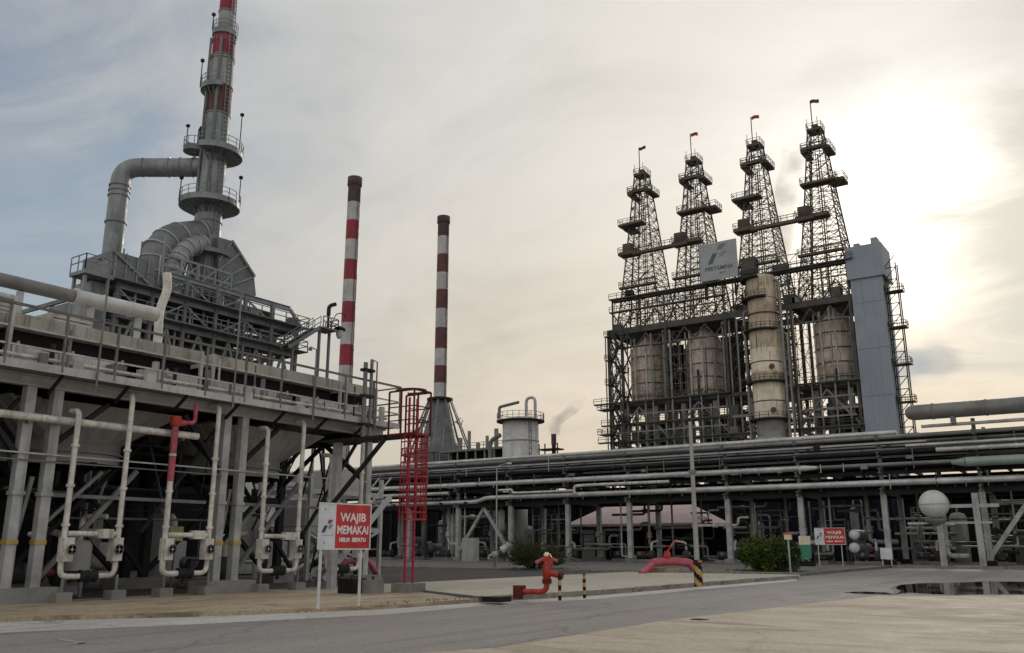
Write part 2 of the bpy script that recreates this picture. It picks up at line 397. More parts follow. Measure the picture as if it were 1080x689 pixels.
    def ringdeck(s, c, r0, r1, z0, z1, a0=0, a1=360, n=20):
        full = abs(a1 - a0) >= 359.9
        vs = []
        for k in range(n + (0 if full else 1)):
            t = math.radians(a0 + (a1 - a0) * k / n); x, y = math.cos(t), math.sin(t)
            vs += [(c[0] + x * r0, c[1] + y * r0, z0), (c[0] + x * r1, c[1] + y * r1, z0), (c[0] + x * r1, c[1] + y * r1, z1), (c[0] + x * r0, c[1] + y * r0, z1)]
        m = len(vs) // 4; fs = []
        for k in range(m if full else m - 1):
            a, b = 4 * k, 4 * ((k + 1) % m)
            fs += [(a, a + 1, b + 1, b), (a + 1, a + 2, b + 2, b + 1), (a + 2, a + 3, b + 3, b + 2), (a + 3, a, b, b + 3)]
        if not full: fs += [(0, 3, 2, 1), (4 * m - 4, 4 * m - 3, 4 * m - 2, 4 * m - 1)]
        return s.add(vs, fs)
    def build(s, name, m, parent=None, **k):
        o = org(parent)
        me = bpy.data.meshes.new(name)
        me.from_pydata([(x - o.x, y - o.y, z - o.z) for x, y, z in s.v], [], s.f)
        me.polygons.foreach_set('use_smooth', s.sm)
        me.materials.append(M[m]); me.update()
        ob = bpy.data.objects.new(name, me)
        adopt(ob, parent, (0, 0, 0))
        return setp(ob, **k)
UNIT = {}
def unit(kind, m):
    if (kind, m) not in UNIT:
        b = MB()
        if kind == 'bar': b.box(-.5, -.5, 0, .5, .5, 1)
        elif kind == 'ibeam': b.box(-.5, .36, 0, .5, .5, 1); b.box(-.5, -.5, 0, .5, -.36, 1); b.box(-.1, -.35, 0.002, .1, .35, .998)
        else: b.tube((0, 0, 0), (0, 0, 1), 1.0, n=10)
        me = bpy.data.meshes.new(kind); me.from_pydata(b.v, [], b.f); me.polygons.foreach_set('use_smooth', b.sm)
        me.materials.append(M[m]); me.update(); UNIT[kind, m] = me
    return UNIT[kind, m]
def mem(parent, name, p, q, wd, ht, m, kind='bar', **k):
    p, q = V3(p), V3(q); d = q - p; ln = d.length; d = d / ln
    up = V3((0, 0, 1)) if abs(d.z) < 0.95 else V3((0, 1, 0))
    a = d.cross(up).normalized(); b = a.cross(d).normalized()
    ob = bpy.data.objects.new(name, unit(kind, m)); C.objects.link(ob)
    if parent: ob.parent = parent
    rot = Matrix((a, b, d)).transposed() if a.cross(b).dot(d) > 0 else Matrix((-a, b, d)).transposed()
    ob.matrix_local = LOCAL[ob.name] = Matrix.Translation(p - org(parent)) @ rot.to_4x4() @ Matrix.Diagonal((wd, ht, ln, 1))
    ORG[ob.name] = org(parent)
    return setp(ob, **k)
def rod(parent, name, p, q, r, m, **k):
    return mem(parent, name, p, q, r, r, m, 'rod', **k)
def dup(root, delta, label=None, rotz=0, group=None):
    r = root.copy(); C.objects.link(r); r.location = root.location + V3(delta)
    r.rotation_euler[2] += rotz
    if label: r['label'] = label
    if group: r['group'] = group
    def rec(a, b):
        for ch in a.children:
            c = ch.copy(); C.objects.link(c); c.parent = b
            c.matrix_parent_inverse = ch.matrix_parent_inverse.copy(); rec(ch, c)
    rec(root, r)
    return r
def lettering(parent, s, loc, size, m, rot, name='lettering', squeeze=1.0, ext=0.004, bold=0.0):
    cu = bpy.data.curves.new('t', 'FONT'); cu.body = s; cu.size = size; cu.align_x = 'CENTER'; cu.align_y = 'CENTER'
    cu.extrude = ext; cu.offset = bold; cu.resolution_u = 2
    t = bpy.data.objects.new('t', cu); C.objects.link(t)
    bpy.context.view_layer.update()
    me = bpy.data.meshes.new_from_object(t.evaluated_get(bpy.context.evaluated_depsgraph_get()))
    bpy.data.objects.remove(t)
    me.materials.clear(); me.materials.append(M[m]); me.name = name
    o = bpy.data.objects.new(name, me); C.objects.link(o); o.parent = parent
    o.matrix_local = Matrix.Translation(V3(loc) - org(parent)) @ rot.to_4x4() @ Matrix.Diagonal((squeeze, 1, 1, 1))
    return o
def railing(b, pts, h=1.05, step=1.6, r=0.025, z=None, mid=True):
    """rail and posts added to a mesh b along a polyline at deck level"""
    pts = [V3(p) for p in pts]
    for a, c in zip(pts, pts[1:]):
        n = max(1, round((c - a).length / step))
        for k in range(n + 1):
            p = a.lerp(c, k / n); b.bar(p, p + V3((0, 0, h)), r * 2)
        for hh in ((h, h * 0.55) if mid else (h,)):
            b.bar(a + V3((0, 0, hh)), c + V3((0, 0, hh)), r * 2)
    return b

# ------------------------------------------------------------------ ground
MB().sheet([(-2500, -2500), (2500, -2500), (2500, 2500), (-2500, 2500)], -0.16).build('ground', 'earth', kind='structure')
Kin = [onZ(*p, -.12) for p in ((-60, 658.5), (0, 656), (200, 651), (330, 646), (400, 643), (520, 634.5), (627, 628), (740, 618.5), (840, 610.5))]
Kout = [onZ(*p, -.12) for p in ((-60, 671), (0, 668), (200, 659), (330, 652.5), (400, 649), (520, 638.5), (627, 632), (740, 622), (840, 613))]
kin = [(-32, 4.0)] + [(p.x, p.y) for p in Kin]
kout = [(-29.0, 2.0)] + [(p.x, p.y) for p in Kout]
MB().sheet([(-60, -60), (-9, -60), (220, -60), (220, 88), (-60, 88)], -0.12).build('road', 'road_asphalt', kind='structure')
# tan concrete in front of the air cooler, then the paler apron beyond the drain
tan_edge = [(-17.07 - .9, 24.22), (-23.77, 28.11)]
i4 = 5
MB().poly([(-60, 4.0)] + kin[:6] + [(-18.35, 24.6), (-23.8, 28.1), (-23.9, 24.4), (-60, 24.4)], -0.155, 0.0).build('pavement', 'tan_concrete', kind='structure')
MB().poly([(-60, 24.405)] + [(-23.905, 24.405), (-23.805, 28.25), (-18.3, 24.75)] + kin[6:] + [(-17.2, 57.5), (-60, 57.5)], -0.155, 0.004).build('concrete_apron', 'apron_concrete', kind='structure')
b = MB()
for (a, c, d, e) in zip(kin, kin[1:], kout, kout[1:]):
    b.add([(a[0], a[1], -.116), (c[0], c[1], -.116), (e[0], e[1], -.116), (d[0], d[1], -.116)], [(0, 3, 2, 1)])
b.build('gutter', 'gutter_concrete', kind='structure')
b = MB()
for a, c in zip(kin[6:], kin[7:]):
    b.bar((a[0] + .06, a[1], -.03), (c[0] + .06, c[1], -.03), .16, .2)
b.build('kerb', 'kerb_concrete', kind='structure')
b = MB(); b.box(-60, 57.6, -.155, -17.4, 58.0, .10)
b.build('kerb', 'kerb_concrete', kind='structure')
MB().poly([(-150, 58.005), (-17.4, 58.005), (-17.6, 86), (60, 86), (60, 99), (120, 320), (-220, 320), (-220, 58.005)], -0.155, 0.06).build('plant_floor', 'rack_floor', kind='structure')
b = MB(); b.box(-17.4, 85.6, -.155, 70, 85.99, .10)
b.build('kerb', 'kerb_concrete', kind='structure')
MB().poly([(-100, 24), (-29.3, 24), (-29.3, 57.4), (-100, 57.4)], -0.15, 0.012).build('process_floor', 'oily_shaded_floor', kind='structure')
MB().poly([(-100, -20), (-29.4, -20), (-29.4, 23.99), (-100, 23.99)], -0.15, 0.008).build('process_floor', 'oily_shaded_floor', kind='structure')
# right hand concrete pad
Rr = [onZ(*p, -.116) for p in ((526, 684), (700, 655.5), (922, 629.5), (1080, 628.5))]
pts = [(-14.2, 2.0), (-11.9, 9.2)] + [(p.x, p.y) for p in Rr] + [(0.5, 40.5), (18, 52), (60, 70), (60, -30), (-14.2, -30)]
MB().poly(pts, -0.118, -0.098).build('concrete_pad', 'pad_concrete', kind='structure')
def blob(cx, cy, rx, ry, seed, n=40, ang=0.0):
    r = random.Random(seed); ph = [r.uniform(0, 6.28) for _ in range(5)]; out = []
    for k in range(n):
        t = 2 * math.pi * k / n
        q = 1 + sum(0.16 / (i + 1) * math.sin((i + 2) * t + ph[i]) for i in range(5))
        x, y = rx * q * math.cos(t), ry * q * math.sin(t)
        out.append((cx + x * math.cos(ang) - y * math.sin(ang), cy + x * math.sin(ang) + y * math.cos(ang)))
    return out
pud = [onZ(*p, -.114) for p in ((946, 627.0), (958, 625), (985, 626.8), (1010, 627.4), (1050, 626.8), (1090, 627), (1160, 624), (1160, 612), (1085, 614), (1040, 613.6), (1000, 615), (968, 615.5), (950, 617), (943, 620), (950, 623))]
_pc = sum((V3(p) for p in pud), V3()) / len(pud)
MB().sheet([(_pc.x + (p.x - _pc.x) * 1.05, _pc.y + (p.y - _pc.y) * 1.16) for p in pud], -.117).build('damp_patch', 'damp_ground', kind='structure')
MB().sheet([(p.x, p.y) for p in pud], -.114).build('puddle', 'puddle_water', kind='structure')
p2 = onZ(918, 625.5, -.114)
MB().sheet(blob(p2.x, p2.y, .95, 1.0, 5, ang=.5), -.114).build('puddle', 'puddle_water', kind='structure')
# open drain that crosses the pavement to the kerb
t = thing('drain_channel', 'narrow dark drain channel crossing the pavement to the kerb by the red hydrant', 'drain', (-20.9, 26.4, 0))
p, q = onZ(430, 622.5, .008), onZ(522, 633, .008)
d = (q - p).normalized(); nn = V3((-d.y, d.x, 0))
MB().bar(p + nn * .16 + V3((0, 0, .02)), q + nn * .16 + V3((0, 0, .02)), .09, .06).build('kerb_edge', 'old_concrete', t)
MB().bar(p - V3((0, 0, .0)), q - V3((0, 0, .0)), .2, .012).build('channel_bed', 'black_paint', t)
MB().box(q.x - .35, q.y - .25, -.05, q.x + .35, q.y + .45, .12).build('catch_basin', 'black_paint', t)
# ------------------------------------------------------------------ air cooler on its steel table (left)
XF = -28.8                                     # street face
t = cooler = thing('air_cooler', 'long grey air cooler raised on steel legs with railed walkway along its front', 'air cooler', (XF, 18, 0))
YC = [6.6, 7.5, 14.35, 15.25, 22.1, 22.95, 30.2]
XR = [XF, -34.6, -40.4]
for x in XR:
    for y in YC:
        o = mem(t, 'column', (x, y, 0.45), (x, y, 6.77), .32, .32, 'fireproofing' if x == XF else 'dark_and_shaded_steel')  # rear columns coloured near-black to paint in the shade below the deck
        if x == XF and y > 10:
            b = MB()
            b.box(x - .2, y - .2, 3.3, x + .2, y + .2, 3.42); b.build('collar', 'fireproofing', o)
            b = MB()
            b.box(x - .185, y - .185, 1.78, x + .185, y + .185, 1.92); b.build('marker_band', 'yellow_paint', o)
for x in XR:
    for y0, y1 in ((6.0, 8.1), (13.7, 15.95), (21.4, 23.7), (29.6, 30.9)):
        MB().box(x - .55, y0, -.05, x + .55, y1, .46).build('plinth', 'old_concrete', t)
# deck: fascia girders, cross beams, grating
for x in (XF + .05, -34.6, -40.4):
    mem(t, 'girder', (x, -2, 6.97), (x, 31.2, 6.97), .28, .38, 'light_steel' if x > -30 else 'dark_and_shaded_steel', 'ibeam')
for y in YC + [-1.5, 31.0]:
    mem(t, 'cross_beam', (-41, y, 6.8), (XF - .15, y, 6.8), .26, .5, 'dark_and_shaded_steel', 'ibeam')
MB().box(-41.2, -2, 7.17, XF + 1.0, 31.2, 7.22).build('deck_grating', 'grey_steel', t)
mem(t, 'toe_board', (XF + 1.02, -2, 7.26), (XF + 1.02, 31.2, 7.26), .03, .26, 'light_steel')
y = -1.6
while y < 31:
    mem(t, 'bracket', (XF + .2, y, 6.6), (XF + .98, y, 7.12), .08, .1, 'dark_and_shaded_steel'); y += 2.35
# railing of the walkway
XW = XF + 1.0
y = -1.7
k = 0
while y < 31.3:
    mem(t, 'railing_post', (XW, y, 7.2), (XW, y, 9.15), .075, .075, 'weathered_rail'); y += 1.83
for z, m, hh in ((9.15, 'weathered_rail', .09), (8.42, 'light_steel', .06), (7.85, 'light_steel', .06)):
    mem(t, 'rail', (XW, -2, z), (XW, 31.3, z), .06, hh, m)
for z in (9.15, 8.42, 7.85):
    mem(t, 'rail', (XW, 31.3, z), (XF - 2.6, 31.3, z), .06, .06, 'weathered_rail')
# tube bundles, one per bay
BAYS = [(-1.8, 5.6), (6.0, 13.1), (13.6, 21.0), (21.5, 28.6), (28.9, 31.0)]
for i, (y0, y1) in enumerate(BAYS):
    MB().box(-40.6, y0, 8.74, XF - .35, y1, 9.2).build('side_channel', 'cream_panel', t)
    MB().box(-40.6, y0 + .1, 8.1, XF - .9, y1 - .1, 8.74).build('tube_bundle', 'black_paint', t)  # black colour paints in the dark recess between header and channel
    hb = MB().box(XF - .95, y0 + .15, 7.45, XF - .3, y1 - .15, 8.1).build('header_box', 'pale_panel', t)
    for s2 in range(4):
        ya = y0 + .3 + s2 * (y1 - y0) / 4
        if y1 - y0 > 4: mem(t, 'stiffener', (XF - .26, ya, 7.3), (XF - .26, ya, 8.24), .07, .07, 'light_steel')
    for s2 in range(3):
        if y1 - y0 < 4: break
        ya = y0 + rnd.uniform(.8, y1 - y0 - 1.6)
        MB().box(XF - .31, ya, 7.62, XF - .255, ya + rnd.uniform(.5, 1.1), 8.1).build('access_cover', rnd.choice(('black_paint', 'grey_steel', 'dark_and_shaded_steel', 'cream_panel')), t)
    for f in (.16, .5, .84):
        yy = y0 + (y1 - y0) * f
        if y1 - y0 > 4:
            MB().box(XF - .32, yy - .28, 7.3, XF + .12, yy + .28, 7.98).build('terminal_box', 'pale_panel' if f != .5 else 'grey_steel', t)
            MB().tube((XF - .6, yy + .9, 7.2), (XF - .6, yy + .9, 7.62), .17).tube((XF - .6, yy + .9, 7.5), (XF - .6, yy + .9, 7.58), .28).build('nozzle', 'light_steel', t)
    for yy in (y0 + .03, y1 - .03):
        mem(t, 'side_post', (XF - .33, yy, 7.2), (XF - .33, yy, 9.2), .12, .12, 'light_steel')
    if i < 4:
        # tapered plenum and fan ring below the deck
        for xa, xb, pm in ((-29.4, -34.9, 'plenum_grey'), (-35.3, -40.6, 'dark_and_shaded_steel')):  # rear row is a darker copy, with the underside shade in its colour
            yc, xc, hx, hy, r = (y0 + y1) / 2, (xa + xb) / 2, abs(xa - xb) / 2 - .1, (y1 - y0) / 2 - .45, 2.15
            top = [(xc - hx, yc - hy), (xc + hx, yc - hy), (xc + hx, yc + hy), (xc - hx, yc + hy)]
            n = 32; vs = []
            for k in range(n):
                a = 2 * math.pi * k / n + math.pi / 4
                ca, sa = math.cos(a), math.sin(a); mxx = max(abs(ca), abs(sa))
                vs.append((xc + hx * ca / mxx, yc + hy * sa / mxx, 6.6))
            for k in range(n):
                a = 2 * math.pi * k / n + math.pi / 4
                vs.append((xc + r * math.cos(a), yc + r * math.sin(a), 5.35))
            b = MB(); b.add(vs, [(k, n + k, n + (k + 1) % n, (k + 1) % n) for k in range(n)])
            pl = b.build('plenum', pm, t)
            MB().lathe((xc, yc, 0), [(r, 4.6), (r, 5.36), (r - .06, 5.36), (r - .06, 4.6), (r, 4.6)], 32).lathe((xc, yc, 0), [(r + .09, 4.95), (r + .09, 5.03), (r, 5.03), (r, 4.95), (r + .09, 4.95)], 32).build('fan_ring', pm, pl)
            b = MB()
            for k in range(4):
                a = k * math.pi / 2 + .3
                b.bar((xc + .2 * math.cos(a), yc + .2 * math.sin(a), 4.95), (xc + 1.95 * math.cos(a), yc + 1.95 * math.sin(a), 4.95), .34, .04)
            b.tube((xc, yc, 4.8), (xc, yc, 5.15), .28); b.build('fan', 'dark_and_shaded_steel', pl)
            mem(t, 'motor_beam', (xc - 2.6, yc, 4.5), (xc + 2.6, yc, 4.5), .14, .18, 'dark_and_shaded_steel')
# knee braces and bracing
for y in (15.25, 22.95):
    mem(t, 'brace', (XF, y, 4.9), (XF - .1, y + 1.9, 6.55), .16, .16, 'dark_and_shaded_steel')
    mem(t, 'brace', (XF, y + 1.9, 4.2), (XF, y + .2, 2.5), .001 + .1, .1, 'grey_steel')
for y in (14.35, 22.1, 30.2, 7.5):
    mem(t, 'brace', (XF, y, 4.6), (XF - 2.9, y, 6.55), .18, .18, 'dark_and_shaded_steel')
    mem(t, 'brace', (-34.6, y, 4.6), (-31.7, y, 6.55), .16, .16, 'dark_and_shaded_steel')
for y in (15.25, 22.95):
    mem(t, 'brace', (XF - .3, y + .2, .6), (XF - .3, y + 3.4, 4.35), .15, .15, 'grey_steel')
    mem(t, 'brace', (-34.6, y, .6), (-34.6, y + 6.5, 6.4), .2, .2, 'dark_and_shaded_steel')
    mem(t, 'brace', (-34.6, y, 6.4), (-34.6, y + 6.5, .6), .2, .2, 'dark_and_shaded_steel')
    mem(t, 'brace', (XF, y, 2.6), (-34.6, y, 6.3), .15, .15, 'dark_and_shaded_steel')
for y in (14.35, 22.1):
    mem(t, 'brace', (XF, y - .2, 4.6), (XF, y - 1.9, 6.55), .16, .16, 'dark_and_shaded_steel')
    mem(t, 'brace', (XF - .02, y + .45, 3.9), (XF - .02, y + .1, 1.5), .12, .12, 'grey_steel')
for z in (3.9,):
    mem(t, 'tie_beam', (-34.6, -2, z), (-34.6, 30.2, z), .2, .3, 'dark_and_shaded_steel')  # rear ties coloured dark, painting in the underdeck shade
    mem(t, 'tie_beam', (-40.4, -2, z), (-40.4, 30.2, z), .2, .3, 'dark_and_shaded_steel')
mem(t, 'conduit', (XF + .2, 3, 4.62), (XF + .2, 30, 4.62), .05, .05, 'light_steel')
mem(t, 'conduit', (XF + .2, 3, 4.4), (XF + .2, 22, 4.4), .04, .04, 'grey_steel')

rc = random.Random(77)
for y0 in (7.6, 15.4, 23.1):
    mem(t, 'brace', (XF - .25, y0 + 6.6, 6.4), (XF - .25, y0 + 3.6, 2.2), .12, .12, 'dark_and_shaded_steel')
    mem(t, 'brace', (XF - 2.6, y0, .6), (XF - 2.6, y0 + 5.6, 6.4), .14, .14, 'dark_and_shaded_steel')  # inner braces darkened in colour as painted shade
    mem(t, 'brace', (XF - 3.4, y0 + 6, .6), (XF - 3.4, y0 + 1, 6.4), .14, .14, 'dark_and_shaded_steel')
    mem(t, 'tie_beam', (XF - .2, y0, 3.36), (XF - .2, y0 + 6.2, 3.36), .09, .12, 'grey_steel')
for k in range(34):
    y = rc.uniform(8, 30.5); z0 = rc.uniform(.4, 4.5)
    rod(t, 'conduit', (XF - rc.uniform(.5, 4.5), y, z0), (XF - rc.uniform(.5, 4.5), y + rc.uniform(-.1, .1), 6.6), rc.choice((.03, .045, .06)), rc.choice(('dark_and_shaded_steel', 'dark_and_shaded_pipe', 'light_steel', 'dark_and_shaded_steel', 'dark_and_shaded_pipe')))  # mostly dark tones, painting in the gloom behind the front
for k in range(16):
    y0 = rc.uniform(4, 26); z = rc.uniform(1.2, 5.9)
    rod(t, 'conduit', (XF - rc.uniform(.4, 4), y0, z), (XF - rc.uniform(.4, 4), y0 + rc.uniform(3, 7), z), rc.choice((.035, .05, .08)), rc.choice(('dark_and_shaded_pipe', 'pipe_lagging', 'dark_and_shaded_steel', 'dark_and_shaded_pipe')))
for k in range(40):
    y = rc.uniform(-1, 30.6); z0 = 7.25
    h_ = rc.uniform(.3, 1.7); s_ = rc.uniform(.08, .3)
    x = XF + rc.uniform(.15, .8)
    if k % 3: rod(t, 'deck_pipe', (x, y, z0), (x, y, z0 + h_), s_ * .35, rc.choice(('grey_steel', 'light_steel', 'weathered_rail', 'dark_and_shaded_steel')))
    else: MB().box(x - .1, y - s_, z0, x + .1, y + s_, z0 + h_ * .6).build('deck_box', rc.choice(('grey_steel', 'pale_panel', 'dark_and_shaded_steel', 'cream_panel')), t)
rod(t, 'deck_pipe', (XF + .55, -2, 7.62), (XF + .55, 30.8, 7.62), .07, 'pipe_white')
rod(t, 'deck_pipe', (XF + .35, -2, 7.45), (XF + .35, 27, 7.45), .05, 'grey_steel')

# pipes on and under the air cooler
def pipe(label, pts, r, m, group=None, n=10, bend=None, flanges=(), cat='pipe', name='pipe', kindm=None):
    o = MB().path(pts, r, n, bend).build(name, m, label=label, cat=cat, group=group)
    if flanges:
        for p, q in flanges:
            MB().tube(p, q, r * 1.45, n=12).build('flange', kindm or m, o)
    return o
o = pipe('pale header pipe running lengthwise just under the air cooler girder', [(XF + .35, -2, 5.75), (XF + .35, 20.6, 5.75)], .13, 'pipe_white')
for y in (7.5, 14.3, 20): MB().bar((XF + .35, y, 5.6), (XF - .1, y, 5.6), .1).build('hanger', 'grey_steel', o)
o = pipe('bright silver insulated pipe riding above the air cooler at far left', [(-33.0, 17.6, 11.3), (-33.0, 21.3, 11.36)], .31, 'pipe_silver', n=16)
for y in (18.4, 20.5): MB().bar((-33, y, 9.2), (-33, y, 11.05), .2).build('support', 'light_steel', o)
for y in (17.7, 18.9, 20.1): MB().lathe((-33, y, 11.33), [(.33, -.05), (.33, .05)], 16, axis='y').build('band', 'pipe_silver', o)
o = pipe('grey insulated pipe above the air cooler leading in from the left edge', [(-33.0, -2, 11.2), (-33.0, 17.55, 11.3)], .26, 'pipe_lagging', n=16)
for y in (3, 9, 15.6): MB().bar((-33, y, 9.2), (-33, y, 11.0), .2).build('support', 'light_steel', o)
pa, pb, pc, pd = onX(176, 288, -36), onX(177, 306, -36), onX(168, 327, -36), onX(167, 352, -36)
o = pipe('white kinked riser pipe standing between the air cooler and the heater', [V3((pd.x, pd.y, 9.2)), pd, pc, pb, pa], .2, 'pipe_white', n=14, bend=.6)
# pale louvre boxes at the far left on top of the cooler
t = thing('louvre_box', 'pale boxy louvre housing on the air cooler at the left edge', 'louvre', (-31, 13, 9.22))
MB().box(-32.0, 12.0, 9.22, -30.2, 14.2, 10.05).build('housing', 'pale_panel', t)
for k in range(5):
    MB().box(-30.19, 12.1, 9.32 + k * .14, -30.12, 14.1, 9.38 + k * .14).build('slat', 'light_steel', t)
t = thing('louvre_box', 'pale louvre housing on the air cooler beneath the silver pipe', 'louvre', (-31, 16, 9.22))
MB().box(-32.0, 15.6, 9.22, -30.6, 17.2, 9.85).build('housing', 'cream_panel', t)
for k in range(4):
    MB().box(-30.59, 15.7, 9.3 + k * .13, -30.53, 17.1, 9.36 + k * .13).build('slat', 'light_steel', t)

pq = onX(186, 563, -31.5)
t = thing('placard', 'small yellow placard hanging in the gloom behind the red topped riser', 'placard', pq)
MB().box(pq.x, pq.y - .3, pq.z - .28, pq.x + .03, pq.y + .3, pq.z + .28).build('plate', 'yellow_placard', t)
mem(t, 'hanger_post', (pq.x - .05, pq.y, 0), (pq.x - .05, pq.y, pq.z + .3), .06, .06, 'grey_steel')
# walkway lamps: straight poles clamped to the railing
lamps = [(117, 275, 'leftmost tall lamp pole on the air cooler railing'), (255, 308, 'tall lamp pole on the air cooler railing below the heater stairs'), (334, 369, 'short lamp pole on the railing left of the striped red chimney'), (398, 382, 'lamp pole at the right end of the air cooler railing')]
for px, py, lb in lamps:
    p = onX(px, py, XW + .08); z = p.z
    t = thing('walkway_lamp', lb, 'lamp', (p.x, p.y, 7.2), 'lamp poles on the air cooler railing')
    rod(t, 'pole', (p.x, p.y, 6.9), (p.x, p.y, z), .035, 'grey_steel')
    rod(t, 'arm', (p.x, p.y, z), (p.x + .1, p.y - .45, z + .03), .025, 'grey_steel')
    MB().lathe((p.x + .1, p.y - .45, z - .14), [(.02, .18), (.09, .12), (.09, .02), (.0, 0)], 10).build('lamp_head', 'grey_steel', t)
# vertical twin conduit on the front below the striped chimney
o = pipe('dark twin standpipe strapped to the air cooler front at its right end', [(XF + 1.2, 28.6, 6.3), (XF + 1.2, 28.6, 9.9)], .1, 'grey_steel')
MB().tube((XF + 1.2, 29.0, 6.3), (XF + 1.2, 29.0, 10.1), .08).build('second_pipe', 'grey_steel', o)
for z in (7.0, 8.3, 9.5): MB().box(XF + 1.0, 28.45, z, XF + 1.32, 29.12, z + .12).build('strap', 'dark_and_shaded_steel', o)

# fire water risers: pairs of vertical pipes joined by a low loop with valves
XS = -28.15
def riser(lb, y0, y1, t0, t1, red=False):
    t = thing('fire_water_riser', lb, 'riser', (XS, (y0 + y1) / 2, 0), 'fire water risers along the air cooler front')
    for j, (y, zt) in enumerate(((y0, t0), (y1, t1))):
        sgn = 1 if j == 0 else -1
        zb = .78
        if j == 0 and red:
            MB().path([(XS, y + sgn * .7, zb), (XS, y, zb), (XS, y, 4.0)], .105, 10, .25).build('vertical_pipe', 'pipe_white', t)
            MB().path([(XS, y, 4.0), (XS, y, 6.1), (XS, y + .35, 6.15)], .12, 10, .2).build('upper_pipe', 'red_faded', t, label='red upper length of the riser')
            MB().tube((XS, y, 6.0), (XS, y, 6.35), .2, n=12).build('deluge_valve', 'red_hydrant', t)
            MB().path([(XS, y + .3, 6.15), (XS, y + .8, 6.2), (XS, y + .8, 6.9)], .08, 8, .15).build('spray_pipe', 'red_faded', t)
        else:
            MB().path([(XS, y + sgn * .7, zb), (XS, y, zb), (XS, y, zt), (XS - .5, y, zt + .02)], .092, 10, .25).build('vertical_pipe', 'pipe_white', t)
        vb = MB().box(XS - .16, y + sgn * .08 - .16, 1.25, XS + .2, y + sgn * .08 + .18, 2.0).build('valve_body', 'pipe_white', t)
        hy = y + sgn * .12
        hb_ = MB().lathe((XS + .34, hy, 1.62), [(.17, -.014), (.17, .014), (.145, .014), (.145, -.014), (.17, -.014)], 16, axis='x')
        hb_.bar((XS + .34, hy - .15, 1.62), (XS + .34, hy + .15, 1.62), .025).bar((XS + .34, hy, 1.47), (XS + .34, hy, 1.77), .026)
        hb_.build('handwheel', 'grey_steel', vb)
        MB().tube((XS + .2, hy, 1.62), (XS + .36, hy, 1.62), .035, n=8).build('spindle', 'light_steel', vb)
        for z in (2.35, 3.6, 4.9):
            MB().tube((XS, y, z), (XS, y, z + .09), .135, n=10).build('coupling', 'pipe_white', t)
        rod(t, 'support_leg', (XS, y + .12, .1), (XS, y + .12, .8), .05, 'grey_steel')
        MB().box(XS - .25, y - .16, -.02, XS + .25, y + .36, .3).build('foundation_block', 'old_concrete', t)
    ym = (y0 + y1) / 2
    MB().tube((XS, y0 + .6, .78), (XS, y1 - .6, .78), .1).build('low_pipe', 'pipe_white', t)
    v = MB().lathe((XS, ym, .78), [(.1, -.3), (.2, -.28), (.2, -.2), (.14, -.12), (.2, 0), (.14, .12), (.2, .2), (.2, .28), (.1, .3)], 12, axis='y').build('gate_valve', 'dark_and_shaded_steel', t)
    MB().tube((XS, ym, .78), (XS, ym, .45), .08).build('drain_cock', 'dark_and_shaded_steel', v)
    MB().tube((XS, y0 + .1, 2.12), (XS, y1 - .1, 2.12), .09).build('bypass_pipe', 'pipe_white', t)
    MB().box(XS - .15, y1 - .75, 1.98, XS + .15, y1 - .25, 2.28).build('strainer', 'pipe_white', t)
    return t
riser('leftmost pair of white fire water pipes beside the concrete plinth', 15.73, 17.6, 6.1, 6.9)
riser('pair of fire water pipes whose left pipe is red at the top', 19.4, 21.25, 6.4, 7.0, True)
riser('pair of white fire water pipes left of the red and white sign', 23.7, 25.6, 6.4, 6.9)
riser('pair of white fire water pipes standing behind the red and white sign', 27.3, 29.2, 5.6, 6.8)

# red caged ladder with its platform at the end of the cooler
LX, LY = -23.2, 26.9
t = thing('caged_ladder', 'tall red caged ladder at the right end of the air cooler', 'ladder', (LX, LY, 0))
for y in (LY - .24, LY + .24):
    mem(t, 'stringer', (LX, y, .3), (LX, y, 7.6), .07, .07, 'red_paint')
for k in range(23):
    z = .55 + k * .3
    rod(t, 'rung', (LX, LY - .24, z), (LX, LY + .24, z), .018, 'red_paint')
for k in range(13):
    z = 2.75 + k * .275
    b = MB(); pr = None
    for a in range(13):
        an = math.radians(-128 + a * 256 / 12)
        p = (LX + .1 + .52 * math.cos(an), LY + .52 * math.sin(an), z)
        if pr: b.bar(pr, p, .03, .05)
        pr = p
    b.build('cage_hoop', 'red_paint', t)
for a in (-125, -95, -65, -35, 0, 35, 65, 95, 125):
    an = math.radians(a)
    mem(t, 'cage_strap', (LX + .1 + .53 * math.cos(an), LY + .53 * math.sin(an), 2.75), (LX + .1 + .53 * math.cos(an), LY + .53 * math.sin(an), 6.1), .04, .02, 'red_paint')
MB().box(LX - .45, LY - .5, -.02, LX + .45, LY + .5, .34).build('foundation_block', 'old_concrete', t)
MB().box(LX - .9, LY - .55, 6.05, LX + .5, LY + .55, 6.13).build('platform', 'rust_red', t)
MB().box(XF + .9, LY - .6, 6.05, LX - .905, LY + .6, 6.12).build('gangway', 'dark_and_shaded_steel', t)
b = MB()
for p in ((LX + .48, LY - .52), (LX + .48, LY + .52), (LX - .85, LY - .52), (LX - .85, LY + .52), (LX - .2, LY - .52), (LX - .2, LY + .52)):
    mem(t, 'platform_post', (*p, 6.13), (*p, 7.85), .06, .06, 'rust_red')
for z in (6.65, 7.2, 7.85):
    for p, q in (((LX - .85, LY - .52), (LX + .48, LY - .52)), ((LX + .48, LY - .52), (LX + .48, LY + .52)), ((LX - .85, LY + .52), (LX + .48, LY + .52))):
        mem(t, 'platform_rail', (*p, z), (*q, z), .05, .07 if z > 7.5 else .04, 'rust_red')
b = MB(); pr = None
for a in range(15):
    an = math.radians(-140 + 280 * a / 14); p = (LX - .15 + .66 * math.cos(an), LY + .56 * math.sin(an), 7.9)
    if pr: b.bar(pr, p, .05, .08)
    pr = p
